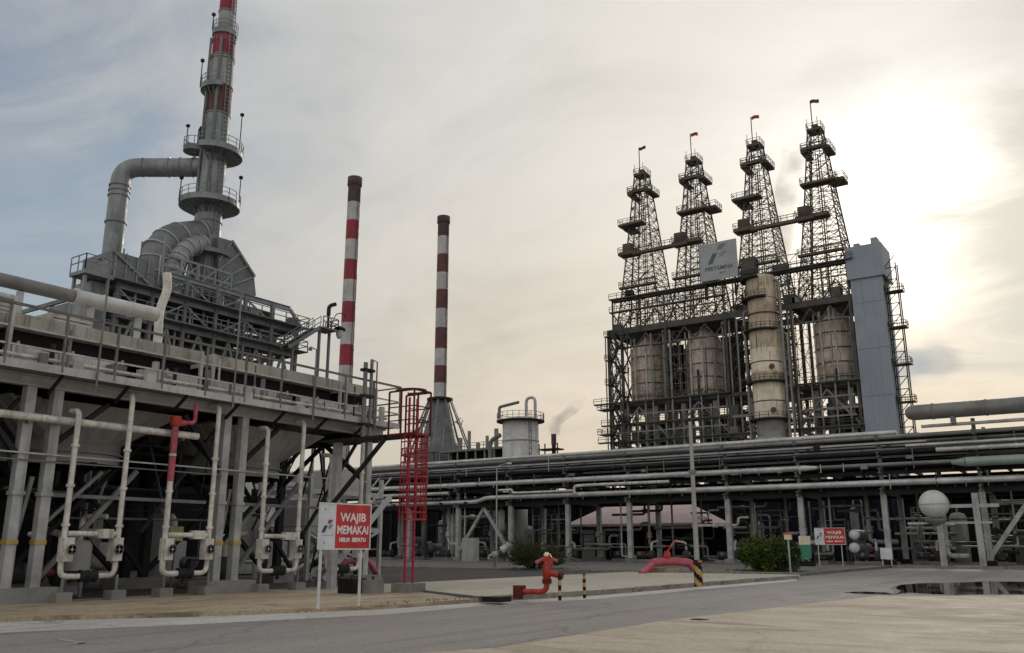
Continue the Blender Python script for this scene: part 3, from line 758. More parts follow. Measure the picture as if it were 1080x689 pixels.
b.build('top_hoop', 'rust_red', t)
mem(t, 'bracket', (LX - 1, LY - .5, 6.0), (XF + 1.5, LY - .3, 3.4), .14, .14, 'dark_and_shaded_steel')
mem(t, 'column', (XF + 1.4, LY, .0), (XF + 1.4, LY, 6.05), .3, .3, 'fireproofing')

# ------------------------------------------------------------------ fired heater behind the cooler, with chimney
HX0, HX1, HY0, HY1 = -65.0, -84.0, 38.0, 57.6
SX = -69.0
def zrow(py): return onX(226, py, SX).z
cy0 = onX(219, 240, SX).y
t = heater = thing('fired_heater', 'big grey fired heater of trussed decks rising behind the air cooler', 'heater', (HX0 - 9, 48, 0))
MB().box(HX1 + 1, HY0 + 2, 2.2, HX0 - 3.0, HY1 - 1.5, 19.4).build('furnace_box', 'heater_steel', t)
MB().box(HX1 + 3, HY0 + 3, 19.4, HX0 - 4.6, HY1 - 4, 23.6).build('convection_box', 'heater_steel', t)
ys = [38.2, 41.4, 44.6, 47.8, 51.0, 54.2, 57.4]
for x in (HX0, HX1):
    for y in ys:
        mem(t, 'column', (x, y, 0), (x, y, 24.5 if 42 < y < 56 else 22.9), .3, .3, 'heater_steel')
L1, L2, L3 = 20.0, 22.4, 24.5
for z, m in ((14.6, 'heater_steel'), (L1, 'duct_grey'), (L2, 'duct_grey'), (L3, 'duct_grey')):
    for x in (HX0, HX0 - 3.4, HX1):
        mem(t, 'beam', (x, HY0 if z < 24 else 42.6, z), (x, HY1 if z < 24 else 56.4, z), .3, .46, m, 'ibeam')
mem(t, 'brace', (HX0, 56.4, L3), (HX0, HY1 + .4, L2 + .5), .25, .25, 'duct_grey')
for y in ys:
    for z in (L1, L2):
        mem(t, 'beam', (HX0, y, z), (HX1, y, z), .22, .36, 'heater_steel')
for z in (L1 + .25, L2 + .25):
    MB().box(HX0 - 3.0, HY0 - .6, z, HX0 + 1.1, HY1 + .5, z + .08).build('walkway', 'heater_steel', t)
    b = MB(); railing(b, [(HX0 + 1.05, HY0 - .6, z), (HX0 + 1.05, HY1 + .4, z), (HX0 - 3, HY1 + .4, z)], 1.1, 1.5, .035)
    b.build('railing', 'heater_steel', t)
for k, (a, c) in enumerate(zip(ys, ys[1:])):
    mem(t, 'brace', (HX0, a, 15), (HX0, (a + c) / 2, L1 - .2), .2, .2, 'duct_grey')
    mem(t, 'brace', (HX0, c, 15), (HX0, (a + c) / 2, L1 - .2), .2, .2, 'duct_grey')
    for z0, z1 in ((L1 + .2, L2 - .2), (L2 + .2, L3 - .2)):
        if z1 > 24 and not 0 < k < 5: continue
        p_, q_ = ((a, z0), (c, z1)) if k % 2 else ((a, z1), (c, z0))
        mem(t, 'brace', (HX0, *p_), (HX0, *q_), .15, .15, 'duct_grey')
        mem(t, 'brace', (HX0 - 3.4, *p_), (HX0 - 3.4, *q_), .15, .15, 'heater_steel')
rh = random.Random(41)
for k in range(15):                        # burner lines looping under the lower deck
    y = 41 + k * 1.12
    MB().path([(HX0 - 1.6, y, 13.5), (HX0 - .8, y + rh.uniform(-.4, .4), 16), (HX0 - 1.0, y + .5, 18.0), (HX0 - 2.6, y + .6, 18.8)], rh.choice((.14, .2, .26)), 8, .8).build('burner_pipe', rh.choice(('duct_grey', 'heater_steel', 'light_steel')), t)
for k in range(30):                        # equipment boxes, drums and ducts set on the decks
    y = HY0 + 1.2 + (k * .64); z = (L1 + .33, L2 + .33)[k % 2]; s_ = rh.uniform(.35, .8); h_ = rh.uniform(.5, 1.7)
    x = HX0 - rh.uniform(.5, 2.6)
    if k % 3 == 0: MB().tube((x, y, z), (x, y, z + h_), s_ * .6, n=12).build('deck_drum', rh.choice(('duct_grey', 'light_steel', 'heater_steel')), t)
    else: MB().box(x - s_ * .7, y - s_, z, x + s_ * .7, y + s_, z + h_).build('equipment_box', rh.choice(('duct_grey', 'heater_steel', 'dark_and_shaded_steel', 'heater_steel')), t)
for k in range(14):
    y = HY0 + .8 + k * 1.35; z0 = rh.uniform(14, 20)
    mem(t, 'riser_pipe', (HX0 - .5, y, z0), (HX0 - .5, y, z0 + rh.uniform(3, 7)), .16, .16, rh.choice(('duct_grey', 'light_steel', 'heater_steel')))
for z in (20.9, 21.5, 23.3):
    mem(t, 'pipe_run', (HX0 - .9, HY0, z), (HX0 - .9, HY1 - 1, z), .16, .16, 'duct_grey')
# block at the left end of the decks with its corner platform
MB().box(-69.6, 37.6, 22.9, -65.3, 41.6, 25.3).build('duct_housing', 'heater_steel', t)
for y in (37.9, 38.9, 39.9, 40.9): mem(t, 'stiffener', (-65.2, y, 22.95), (-65.2, y, 25.25), .12, .12, 'duct_grey')
mem(t, 'brace', (-65.15, 37.7, 25.2), (-65.15, 41.5, 23.0), .16, .16, 'duct_grey')
MB().box(-66.4, 34.9, 22.5, -64.2, 37.4, 22.8).build('corner_platform', 'duct_grey', t)
b = MB(); railing(b, [(-66.4, 34.95, 22.8), (-64.25, 34.95, 22.8), (-64.25, 37.4, 22.8)], 1.3, .9, .035); b.build('railing', 'duct_grey', t)
for x, y in ((-66.1, 35.2), (-64.6, 35.2), (-64.6, 37.1)):
    mem(t, 'column', (x, y, 0), (x, y, 22.5), .22, .22, 'duct_grey')
MB().box(-68.2, 36.2, 18.5, -65.4, 37.5, 22.4).build('duct_base', 'duct_grey', t)
# sloping hood on the far side of the chimney
hp = [onX(*p, -67) for p in ((230, 250), (244, 254), (268, 292), (270, 312), (230, 312))]
n = len(hp)
vs = [tuple(p) for p in hp] + [(p.x - 4.5, p.y, p.z) for p in hp]
MB().add(vs, [tuple(range(n)), tuple(range(2 * n - 1, n - 1, -1))] + [(k, n + k, n + (k + 1) % n, (k + 1) % n) for k in range(n)]).build('sloping_hood', 'heater_steel', t)
for f in (.02, .35, .7, 1.0):
    p, q = hp[1].lerp(hp[2], f), hp[0].lerp(hp[4], .4 + .5 * f)
    mem(t, 'stiffener', p + V3((.08, 0, 0)), q + V3((.08, 0, 0)), .14, .14, 'duct_grey')
mem(t, 'stiffener', hp[1] + V3((.1, 0, 0)), hp[2] + V3((.1, 0, 0)), .2, .2, 'duct_grey')
for y in (42.6, 44.4, 46.2, 48.0, 49.8):
    mem(t, 'column', (-65.8, y, 24.5), (-65.8, y, 26.6 if y > 44 else 28.2), .16, .16, 'duct_grey')
for z in (25.5, 26.5):
    mem(t, 'beam', (-65.8, 42.6, z), (-65.8, 49.8, z), .14, .2, 'duct_grey')
for y in (44.4, 46.2, 48.0):
    mem(t, 'brace', (-65.75, y, 24.6), (-65.75, y + 1.8, 26.4), .12, .12, 'duct_grey')
    mem(t, 'brace', (-67.6, y + 1.8, 24.6), (-67.6, y, 27.4), .14, .14, 'duct_grey')
for k in range(18):
    y = 38.4 + k * .62; z0 = 24.6 if y > 42 else 25.3
    mem(t, 'standpipe', (-65.5 - (k % 3) * .5, y, z0 - 1), (-65.5 - (k % 3) * .5, y, z0 + rh.uniform(.4, 1.9)), .09, .09, rh.choice(('duct_grey', 'heater_steel', 'light_steel')))
# stairs running up at the right of the heater
pa, pb = onX(300, 367, -62.5), onX(334, 346, -62.5)
t2 = thing('stairway', 'inclined steel stairway at the right end of the heater below the mast lamp', 'stairs', pa)
for dx in (-.55, .55):
    mem(t2, 'stringer', pa + V3((dx, 0, 0)), pb + V3((dx, 0, 0)), .12, .35, 'heater_steel')
    for h in (.55, 1.1): mem(t2, 'handrail', pa + V3((dx, 0, h)), pb + V3((dx, 0, h)), .07, .07, 'heater_steel')
    for k in range(6):
        p = pa.lerp(pb, k / 5) + V3((dx, 0, 0)); mem(t2, 'baluster', p, p + V3((0, 0, 1.1)), .05, .05, 'heater_steel')
for k in range(15):
    p = pa.lerp(pb, (k + .5) / 15); MB().box(p.x - .5, p.y - .13, p.z - .02, p.x + .5, p.y + .13, p.z + .02).build('tread', 'dark_and_shaded_steel', t2)
MB().box(-63.4, pb.y, pb.z - .1, -61.6, pb.y + 2.0, pb.z + .05).build('landing', 'heater_steel', t2)
b = MB(); railing(b, [(-61.6, pb.y, pb.z), (-61.6, pb.y + 2, pb.z), (-63.4, pb.y + 2, pb.z)], 1.1, 1.0, .04); b.build('railing', 'heater_steel', t2)
for yy in (pb.y + .4, pb.y + 1.7): mem(t2, 'column', (-62.5, yy, 0), (-62.5, yy, pb.z - .1), .22, .22, 'heater_steel')
mem(t2, 'column', (-62.5, pa.y + 1, 0), (-62.5, pa.y + 1, pa.z + .6), .2, .2, 'heater_steel')
my, mz = pb.y + 1.0, pb.z
t2 = thing('mast_lamp', 'dark mast with hooded lamp on a curved arm beside the heater stairs', 'lamp', (-62, my, 0))
rod(t2, 'mast', (-62, my, mz), (-62, my, mz + 1.6), .12, 'dark_and_shaded_steel')
MB().path([(-62, my, mz + 1.4), (-62, my, mz + 2.4), (-61.8, my + .7, mz + 2.7)], .2, 8, .4).build('horn', 'dark_and_shaded_steel', t2)
MB().path([(-62, my + .5, mz + .6), (-62, my + 1.0, mz + 1.8), (-62, my + 2.0, mz + 2.1), (-62, my + 2.4, mz + 1.6)], .05, 6, .4).build('arm', 'dark_and_shaded_steel', t2)
MB().lathe((-62, my + 1.6, mz - .2), [(.1, .85), (.6, .6), (.6, .4), (.0, .36)], 12).build('lamp_hood', 'dark_and_shaded_steel', t2)
MB().lathe((-62, my + 1.6, mz - .2), [(.4, .4), (.34, -.1), (.2, -.42), (0, -.46)], 12).build('lamp_globe', 'lamp_glass', t2)
mem(t2, 'hanger', (-62, my, mz + .5), (-62, my + 1.6, mz + .45), .1, .1, 'dark_and_shaded_steel')

# chimney
t = thing('chimney', 'tall grey chimney with red bands and round platforms above the heater', 'chimney', (SX, cy0, 23))
rows = [(268, 'duct_grey', 1.32), (238, 'duct_grey', 1.28), (160, 'duct_grey', 1.22), (121, 'band_rust', 1.2), (90, 'stack_grey', 1.19), (60, 'stack_grey', 1.14), (57, 'band_red', 1.12), (33, 'stack_grey', 1.1), (26, 'stack_grey', .82), (6, 'band_red', .8), (-30, 'stack_grey', .78), (-70, 'band_red', .76)]
for (p0, m, r0), (p1, _, r1) in zip(rows, rows[1:] + [(-110, '', .75)]):
    z0, z1 = zrow(p0), zrow(p1)
    s_ = MB().tube((SX, cy0, z0), (SX, cy0, z1), r0, r1, n=24).build('shaft_section', m, t)
    MB().lathe((SX, cy0, z0), [(r0, -.07), (r0 + .06, -.07), (r0 + .06, .07), (r0, .07)], 24).build('ring_flange', 'duct_grey', s_)
zb = zrow(268)
MB().lathe((SX, cy0, 0), [(2.0, 22.6), (1.75, 24.0), (1.36, zb + .1)], 24).build('skirt', 'heater_steel', t)
for k in range(8):
    a = k * math.pi / 4 + .2
    mem(t, 'skirt_strut', (SX + 2.5 * math.cos(a), cy0 + 2.5 * math.sin(a), 22.6), (SX + 1.4 * math.cos(a), cy0 + 1.4 * math.sin(a), zb - .3), .16, .16, 'duct_grey')
MB().ringdeck((SX, cy0), 1.3, 2.5, zb - .7, zb - .3).build('ring_platform', 'heater_steel', t)
def ringplat(py, r, a0, a1, lb=None):
    z = zrow(py)
    MB().ringdeck((SX, cy0), 1.1, r, z - .26, z, a0, a1, 28).ringdeck((SX, cy0), r - .06, r, z, z + .3, a0, a1, 28).build('ring_platform', 'duct_grey', t)
    b = MB(); n = max(4, int((a1 - a0) / 20)); pr = None
    for k in range(n + 1):
        an = math.radians(a0 + (a1 - a0) * k / n); p = V3((SX + r * math.cos(an), cy0 + r * math.sin(an), z))
        b.bar(p, p + V3((0, 0, 1.15)), .05)
        if pr:
            for h in (1.15, .7): b.bar(pr + V3((0, 0, h)), p + V3((0, 0, h)), .045)
        pr = p
    b.build('platform_railing', 'duct_grey', t)
    for k in range(n):
        an = math.radians(a0 + (a1 - a0) * (k + .5) / n); q = V3((SX + (r - .2) * math.cos(an), cy0 + (r - .2) * math.sin(an), z - .3))
        mem(t, 'platform_bracket', q, (SX + 1.15 * math.cos(an), cy0 + 1.15 * math.sin(an), z - 1.1), .1, .1, 'heater_steel')
ringplat(219, 2.85, 0, 360)
ringplat(163, 2.7, -70, 190)
ringplat(93, 1.85, 170, 330)
ringplat(31, 1.25, 150, 400)
for (px0, py0, py1) in ((252, 163, 121), (189, 213, 188), (252, 214, 188), (211, 92, 64), (224, 31, 16)):
    p, q = onX(px0, py0, SX + .5), onX(px0, py1, SX + .5)
    l = rod(t, 'lamp_pole', p, (p.x, p.y, q.z), .05, 'dark_and_shaded_steel')
    MB().box(p.x - .14, p.y - .14, q.z, p.x + .14, p.y + .14, q.z + .28).build('lamp_head', 'dark_and_shaded_steel', l)
lz0, lz1 = zrow(285), zrow(-30)
for dy in (-.25, .25):
    mem(t, 'ladder_stringer', (SX + 1.5, cy0 + dy, lz0), (SX + 1.05, cy0 + dy, lz1), .07, .07, 'duct_grey')
b = MB(); z = lz0
while z < lz1:
    f = (z - lz0) / (lz1 - lz0); x = SX + 1.5 - .45 * f
    b.bar((x, cy0 - .25, z), (x, cy0 + .25, z), .05); z += .45
b.build('ladder_rungs', 'duct_grey', t, kind='stuff')
for dx, dy, r in ((.9, -1.0, .16), (-.3, -1.35, .13)):
    rod(t, 'vent_line', (SX + dx, cy0 + dy, zrow(230)), (SX + dx, cy0 + dy, zrow(40)), r, 'heater_steel')
# small left balcony where the flue duct joins, with its dark pipe
bxc, byc = SX - 1.2, cy0 - 1.5
zq = onY(200, 160, byc).z
MB().ringdeck((bxc, byc), .2, 1.0, zq - .25, zq, 0, 360, 16).ringdeck((bxc, byc), .96, 1.0, zq, zq + .3, 0, 360, 16).build('balcony', 'heater_steel', t)
b = MB()
for k in range(10):
    an, a2 = k * math.pi / 5, (k + 1) * math.pi / 5
    p, q = V3((bxc + math.cos(an), byc + math.sin(an), zq)), V3((bxc + math.cos(a2), byc + math.sin(a2), zq))
    b.bar(p, p + V3((0, 0, 1.1)), .05); b.bar(p + V3((0, 0, 1.1)), q + V3((0, 0, 1.1)), .05)
b.build('balcony_railing', 'heater_steel', t)
MB().path([(bxc + .3, byc + .3, zq), (bxc + .3, byc + .3, zq + 2.2), (bxc + .3, byc + .45, zq + 2.5)], .2, 8).build('vent_pipe', 'dark_and_shaded_steel', t)
l = rod(t, 'lamp_pole', (bxc - .9, byc - .3, zq), (bxc - .9, byc - .3, zq + 2.6), .05, 'dark_and_shaded_steel')
MB().box(bxc - 1.04, byc - .44, zq + 2.6, bxc - .76, byc - .16, zq + 2.85).build('lamp_head', 'dark_and_shaded_steel', l)
# the side duct: up from the deck, one elbow, across into the chimney
lx, ly = SX - 7.4, cy0 - 5.05
zt = onY(118, 178, ly).z - .35
R_ = .92
e1 = V3((SX - .9, cy0 - .62, zt))
o = MB().path([(lx + .5, ly - .2, 22.5), (lx, ly, zt), e1], R_, 20, 1.7, 8).build('flue_duct', 'duct_grey', label='fat grey flue duct bending over sideways into the tall chimney', cat='duct')
p0_, p1_ = V3((lx + .5, ly - .2, 22.5)), V3((lx, ly, zt))
for f in (.14, .36, .62, .80, .835, .87):
    c = p0_.lerp(p1_, f); d = (p1_ - p0_).normalized()
    MB().tube(c - d * .09, c + d * .09, R_ + .1, n=20).build('flange', 'duct_grey', o)
for f in (.28, .60, .74, .9):
    c = p1_.lerp(e1, f); d = (e1 - p1_).normalized()
    MB().tube(c - d * .08, c + d * .08, R_ + .09, n=20).build('flange', 'duct_grey', o)
# arched ducts into the chimney base
def arch(lb, pix, X0, X1, r, m, ribs=0):
    P_ = [onX(*p, X0 + (X1 - X0) * i / (len(pix) - 1)) for i, p in enumerate(pix)]
    o = MB().path(P_, r, 20, r * 2.4, 8).build('arched_duct', m, label=lb, cat='duct')
    for k in range(ribs):
        f = .03 + .94 * k / (ribs - 1); s_ = f * (len(P_) - 1); i = min(len(P_) - 2, int(s_)); u = s_ - i
        # point on the smooth curve through the control points
        a, c = P_[i], P_[i + 1]
        p = a.lerp(c, u); tg = (c - a).normalized()
        if 0 < i and u < .35: tg = (tg + (a - P_[i - 1]).normalized()).normalized()
        elif i < len(P_) - 2 and u > .65: tg = (tg + (P_[i + 2] - c).normalized()).normalized()
        MB().tube(p - tg * .07, p + tg * .07, r + .09, n=18).build('rib', 'stack_grey', o)
    return o
arch('thick arched duct curving from the heater box into the chimney base', ((161, 312), (161, 284), (166, 264), (180, 250), (214, 246)), -67.8, -69, 1.28, 'heater_steel', 7)
arch('ribbed inner arched duct in front of the thicker arch at the chimney base', ((181, 316), (180, 294), (185, 276), (196, 262), (214, 257)), -66.0, -68.0, .88, 'duct_grey', 10)
# ------------------------------------------------------------------ far striped chimneys and the furnace under one
def striped(name, lb, px, ytop, bands, Y, wpx, grp):
    p = onY(px, ytop, Y); dist = (V3((p.x, p.y, 0))).length
    r0 = wpx / F_PX * dist * 1.0 / 2
    t = thing(name, lb, 'chimney', (p.x, Y, 0), grp)
    zt = p.z; prev = zt
    rows = [onY(px, y, Y).z for y, _ in bands]
    for i, (y, m) in enumerate(bands):
        z1 = zt if i == 0 else rows[i - 1]; z0 = rows[i]
        f = lambda z: r0 * (1.18 - .18 * z / zt)
        MB().tube((p.x, Y, z0), (p.x, Y, z1), f(z0), f(z1), n=20).build('shaft_band', m, t)
    MB().lathe((p.x, Y, zt - .5), [(r0 * 1.05, -1.2), (r0 * 1.16, -1.1), (r0 * 1.16, .5), (r0 * .8, .5), (r0 * .8, -.5), (0, -.6)], 20).build('rim', 'soot', t)
    for a in (-.25, .25): mem(t, 'ladder_stringer', (p.x + r0 * 1.2, Y + a, 2), (p.x + r0 * 1.06, Y + a, zt), .07, .07, 'soot')
    return t, p.x, zt, r0
ch1, c1x, c1z, c1r = striped('striped_chimney', 'red and white striped chimney nearest the air cooler', 374.5, 188, [(214, 'soot'), (233, 'band_pale'), (253, 'band_red'), (274, 'band_pale'), (295, 'band_red'), (318, 'band_pale'), (340, 'band_red'), (363, 'band_pale'), (385, 'band_red'), (410, 'band_pale'), (440, 'band_red'), (575, 'band_pale')], 110, 14, None)
ch2, c2x, c2z, c2r = striped('striped_chimney', 'brown and white striped chimney standing on a conical frame', 468, 229, [(250, 'soot'), (269, 'band_pale'), (288, 'band_rust'), (306, 'band_pale'), (326, 'band_rust'), (346, 'band_pale'), (368, 'band_rust'), (386, 'band_pale'), (404, 'band_rust'), (421, 'band_pale')], 150, 12.5, None)
zc0, zc1 = onY(468, 420, 150).z, onY(468, 474, 150).z
t = thing('furnace', 'grey furnace with a conical braced hood carrying the brown striped chimney', 'furnace', (c2x, 150, 0))
MB().lathe((c2x, 150, 0), [(c2r * 1.2, zc0 + .3), (c2r * 1.25, zc0 - .3), (3.9, zc1 + 2.0), (5.0, zc1 - 1.5), (5.0, 2)], 24).build('hood', 'heater_steel', t)
MB().ringdeck((c2x, 150), 1.4, 2.9, zc0 - .5, zc0, 0, 360, 16).build('ring_platform', 'dark_and_shaded_steel', t)
for k in range(10):
    a = 2 * math.pi * k / 10 + .2
    mem(t, 'strut', (c2x + 2.4 * math.cos(a), 150 + 2.4 * math.sin(a), zc0 - .2), (c2x + 7.4 * math.cos(a), 150 + 7.4 * math.sin(a), zc1 - 1), .32, .32, 'grey_steel')
    mem(t, 'column', (c2x + 7.4 * math.cos(a), 150 + 7.4 * math.sin(a), 0), (c2x + 7.4 * math.cos(a), 150 + 7.4 * math.sin(a), zc1 - 1), .4, .4, 'grey_steel')
    mem(t, 'pipe_riser', (c2x + 4.6 * math.cos(a + .3), 150 + 4.6 * math.sin(a + .3), zc1 - 3), (c2x + (3.9 if k % 2 else 4.8) * math.cos(a + .3), 150 + 3.9 * math.sin(a + .3), zc1 + 2.5 + (k % 3)), .3, .3, 'duct_grey')
    a2 = a + math.pi / 5
    mem(t, 'tie', (c2x + 5.2 * math.cos(a), 150 + 5.2 * math.sin(a), (zc0 + zc1) / 2 - 1), (c2x + 5.2 * math.cos(a2), 150 + 5.2 * math.sin(a2), (zc0 + zc1) / 2 + 1), .18, .18, 'grey_steel')
for z in (zc1 - 1.2, zc1 - 4, zc1 - 7):
    b = MB(); b.ringdeck((c2x, 150), 6.3, 8.2, z - .2, z, 0, 360, 20)
    for k in range(20):
        a, a2 = math.radians(18 * k), math.radians(18 * k + 18)
        p, q = V3((c2x + 8.1 * math.cos(a), 150 + 8.1 * math.sin(a), z)), V3((c2x + 8.1 * math.cos(a2), 150 + 8.1 * math.sin(a2), z))
        b.bar(p, p + V3((0, 0, 1.2)), .08)
        for h in (.6, 1.2): b.bar(p + V3((0, 0, h)), q + V3((0, 0, h)), .08)
    b.build('ring_walkway', 'grey_steel', t)
# low railed structure stretching right from the furnace
gx0, gx1 = onY(492, 460, 146).x, onY(530, 470, 146).x
t = thing('process_deck', 'grey railed process deck between the conical furnace and the pale vessel', 'process structure', ((gx0 + gx1) / 2, 146, 0))
for z in (17.5, 21.0):
    MB().box(gx0 - 4, 142, z - .4, gx1 + 3, 150, z).build('floor', 'grey_steel', t)
    b = MB(); railing(b, [(gx0 - 4, 142, z), (gx1 + 3, 142, z)], 1.2, 1.6, .05); b.build('railing', 'grey_steel', t)
k = 0
x = gx0 - 4
while x <= gx1 + 3.1:
    mem(t, 'column', (x, 142.3, 0), (x, 142.3, 21), .3, .3, 'grey_steel')
    MB().tube((x + .9, 145, 18), (x + .9, 145, 22.5 + (k % 3) * 1.3), .35 + .1 * (k % 2), n=8).build('vent_pipe', 'pipe_lagging', t); x += 2.3; k += 1
MB().box(gx0 - 2, 144, 8, gx1 + 2, 149, 20.6).build('equipment_block', 'shade_black', t)
# pale vertical vessel
vx = onY(549, 455, 130).x
vr = 38 / F_PX * (V3((vx, 130, 0)).length) / 2
zt = onY(549, 445, 130).z
t = thing('storage_vessel', 'pale grey upright vessel with railed top beyond the pipe rack', 'vessel', (vx, 130, 0))
MB().lathe((vx, 130, 0), [(vr, 0), (vr, zt), (vr * .7, zt + .7), (0, zt + 1)], 32).build('shell', 'pale_panel', t)
for z in (zt * .35, zt * .6, zt * .85): MB().lathe((vx, 130, z), [(vr, -.12), (vr + .1, -.12), (vr + .1, .12), (vr, .12)], 32).build('stiffening_ring', 'light_steel', t)
MB().ringdeck((vx, 130), vr - .3, vr + 1.1, zt - .1, zt + .15, 0, 360, 24).build('top_walkway', 'dark_and_shaded_steel', t)
b = MB()
for k in range(24):
    a, a2 = math.radians(15 * k), math.radians(15 * k + 15)
    p, q = V3((vx + (vr + 1) * math.cos(a), 130 + (vr + 1) * math.sin(a), zt + .15)), V3((vx + (vr + 1) * math.cos(a2), 130 + (vr + 1) * math.sin(a2), zt + .15))
    b.bar(p, p + V3((0, 0, 1.3)), .07)
    for h in (.65, 1.3): b.bar(p + V3((0, 0, h)), q + V3((0, 0, h)), .07)
b.build('top_railing', 'grey_steel', t)
pk = onY(555, 420, 130)
MB().path([(pk.x, 130, zt), (pk.x, 130, pk.z), (pk.x + 1.9, 130, pk.z), (pk.x + 1.9, 130, zt + .3)], .28, 8, .9).build('overhead_pipe', 'light_steel', t)
MB().path([(vx - vr * .9, 127.5, zt + .6), (vx - vr * .9, 127.5, zt + 2.6), (vx + vr * .4, 127.5, zt + 3.1)], .28, 8, .4).build('davit', 'grey_steel', t)
for dx in (vr + .9, vr + 1.9):
    mem(t, 'ladder_stringer', (vx + dx * .8, 130 - dx * .55, 8), (vx + dx * .8, 130 - dx * .55, zt + 1.3), .09, .09, 'dark_and_shaded_steel')
for k in range(14):
    z = 9 + k * (zt - 9) / 14; dx0, dx1 = vr + .9, vr + 1.9
    mem(t, 'ladder_rung', (vx + dx0 * .8, 130 - dx0 * .55, z), (vx + dx1 * .8, 130 - dx1 * .55, z), .07, .07, 'dark_and_shaded_steel')
MB().path([(vx - vr - .1, 129, zt * .72), (vx - vr - 1.8, 129, zt * .72), (vx - vr - 1.8, 129, 4)], .35, 10, .9).build('side_pipe', 'light_steel', t)
MB().path([(vx - vr - 2.0, 128, zt * .60), (vx - vr - 2.0, 128, zt * .86), (vx - vr + .2, 128, zt * .9)], .4, 10, .9).build('side_loop', 'grey_steel', t)
# distant flare stack with a trail of smoke
fp = onY(584, 459, 230)
t = thing('flare_stack', 'small dark flare stack far beyond the pipe rack with thin smoke trailing', 'flare stack', (fp.x, 230, 0))
MB().tube((fp.x, 230, 0), (fp.x, 230, fp.z), .8, .6, n=12).build('stack', 'dark_and_shaded_steel', t)
MB().tube((fp.x, 230, fp.z - 3), (fp.x, 230, fp.z + .3), .8, n=12).build('tip', 'soot', t)
MB().box(fp.x - 4.5, 228, fp.z - 4.6, fp.x + 2.5, 232, fp.z - 4.2).build('platform', 'dark_and_shaded_steel', t)
for x in (-4.3, -2.2, 2.3): mem(t, 'post', (fp.x + x, 228.3, 0), (fp.x + x, 228.3, fp.z - 2.7), .3, .3, 'dark_and_shaded_steel')
def plume(name, lb, spine, dens, col, sc, cut=(.42, .62)):
    m = bpy.data.materials.new(name); m.use_nodes = True
    tt = m.node_tree; tt.nodes.clear()
    o = tt.nodes.new('ShaderNodeOutputMaterial'); v = tt.nodes.new('ShaderNodeVolumePrincipled')
    v.inputs['Color'].default_value = (*col, 1); v.inputs['Anisotropy'].default_value = .3
    g = tt.nodes.new('ShaderNodeNewGeometry'); n = tt.nodes.new('ShaderNodeTexNoise')
    n.inputs['Scale'].default_value = sc; n.inputs['Detail'].default_value = 4; tt.links.new(g.outputs['Position'], n.inputs[0])
    r = tt.nodes.new('ShaderNodeValToRGB'); e = r.color_ramp.elements
    e[0].position, e[0].color = cut[0], (0, 0, 0, 1); e[1].position, e[1].color = cut[1], (1, 1, 1, 1)
    tt.links.new(n.outputs['Fac'], r.inputs[0])
    mm = tt.nodes.new('ShaderNodeMath'); mm.operation = 'MULTIPLY'; mm.inputs[1].default_value = dens
    tt.links.new(r.outputs[0], mm.inputs[0]); tt.links.new(mm.outputs[0], v.inputs['Density']); tt.links.new(v.outputs[0], o.inputs['Volume'])
    M[name] = m
    b = MB(); n_ = 14; vs = []
    rr = random.Random(3)
    for i, (p, r0) in enumerate(spine):
        for k in range(n_):
            a = 2 * math.pi * k / n_; q = r0 * rr.uniform(.8, 1.2)
            vs.append((p[0] + q * math.cos(a), p[1] + q * math.sin(a), p[2] + rr.uniform(-.15, .15) * r0))
    mseg = len(spine)
    b.add(vs, [(i * n_ + k, i * n_ + (k + 1) % n_, (i + 1) * n_ + (k + 1) % n_, (i + 1) * n_ + k) for i in range(mseg - 1) for k in range(n_)], True)
    b.add(vs[:n_], [tuple(range(n_ - 1, -1, -1))]); b.add(vs[-n_:], [tuple(range(n_))])
    # weld the two end caps
    ob = b.build(name, name, label=lb, cat='smoke', kind='stuff')
    return ob
plume('smoke', 'thin grey smoke drifting right from the distant flare stack', [((*onY(585, 459, 230),)[:3], 1.6), ((*onY(585, 448, 230),)[:3], 2.4), ((*onY(590, 441, 230),)[:3], 2.8), ((*onY(600, 436, 230),)[:3], 2.4), ((*onY(608, 428, 230),)[:3], 2.6), ((*onY(614, 418, 230),)[:3], 1.6)], .2, (.6, .58, .55), .11)

# ------------------------------------------------------------------ delayed coker: frame, drums, derricks
CY0, CY1, CYM = 190.0, 204.0, 196.0
DZ = 54.4
DX = [-92.0, -77.4, -61.4, -46.9]
t = coker = thing('coker_structure', 'huge dark steel frame holding the coke drums beneath four lattice derricks', 'process structure', (-70, CYM, 0))
colx = [-100.0, -84.6, -69.6, -54.4, -41.6]
for x in colx:
    for y in (CY0, CYM + 1, CY1):
        mem(t, 'column', (x, y, 0), (x, y, DZ), .6, .6, 'coker_steel')
for x in (-96.2, -88.4, -81.2, -73.4, -65.2, -57.8, -50.6, -43.4):
    mem(t, 'table_leg', (x, CY0 + 1.2, 0), (x, CY0 + 1.2, 34.4), 1.1, 1.1, 'coker_grey')
    mem(t, 'table_leg', (x, CY1 - 1.5, 0), (x, CY1 - 1.5, 34.4), 1.0, 1.0, 'fireproofing')
for z, h, m in ((26.0, .7, 'coker_grey'), (30.2, .6, 'coker_grey'), (35.2, .8, 'coker_steel'), (DZ - .6, 1.5, 'coker_steel')):
    for y in (CY0, CY1):
        mem(t, 'beam', (-100.4, y, z), (-41.2, y, z), .5, h, m)
    for x in colx:
        mem(t, 'beam', (x, CY0 + .4, z), (x, CY1 - .4, z), .45, h * .96, m)
for i, x in enumerate(DX):
    MB().box(x - 6.4, CY0 + .5, 34.5, x + 6.4, CY1 - .5, 35.0).build('table_top', 'coker_steel', t)
MB().box(-100, CY0 + .4, DZ - .5, -70, CY1 - .4, DZ).build('top_deck', 'coker_steel', t)
MB().box(-54.2, CY0 + .4, DZ - .5, -41.2, CY1 - .4, DZ).build('top_deck', 'coker_steel', t)
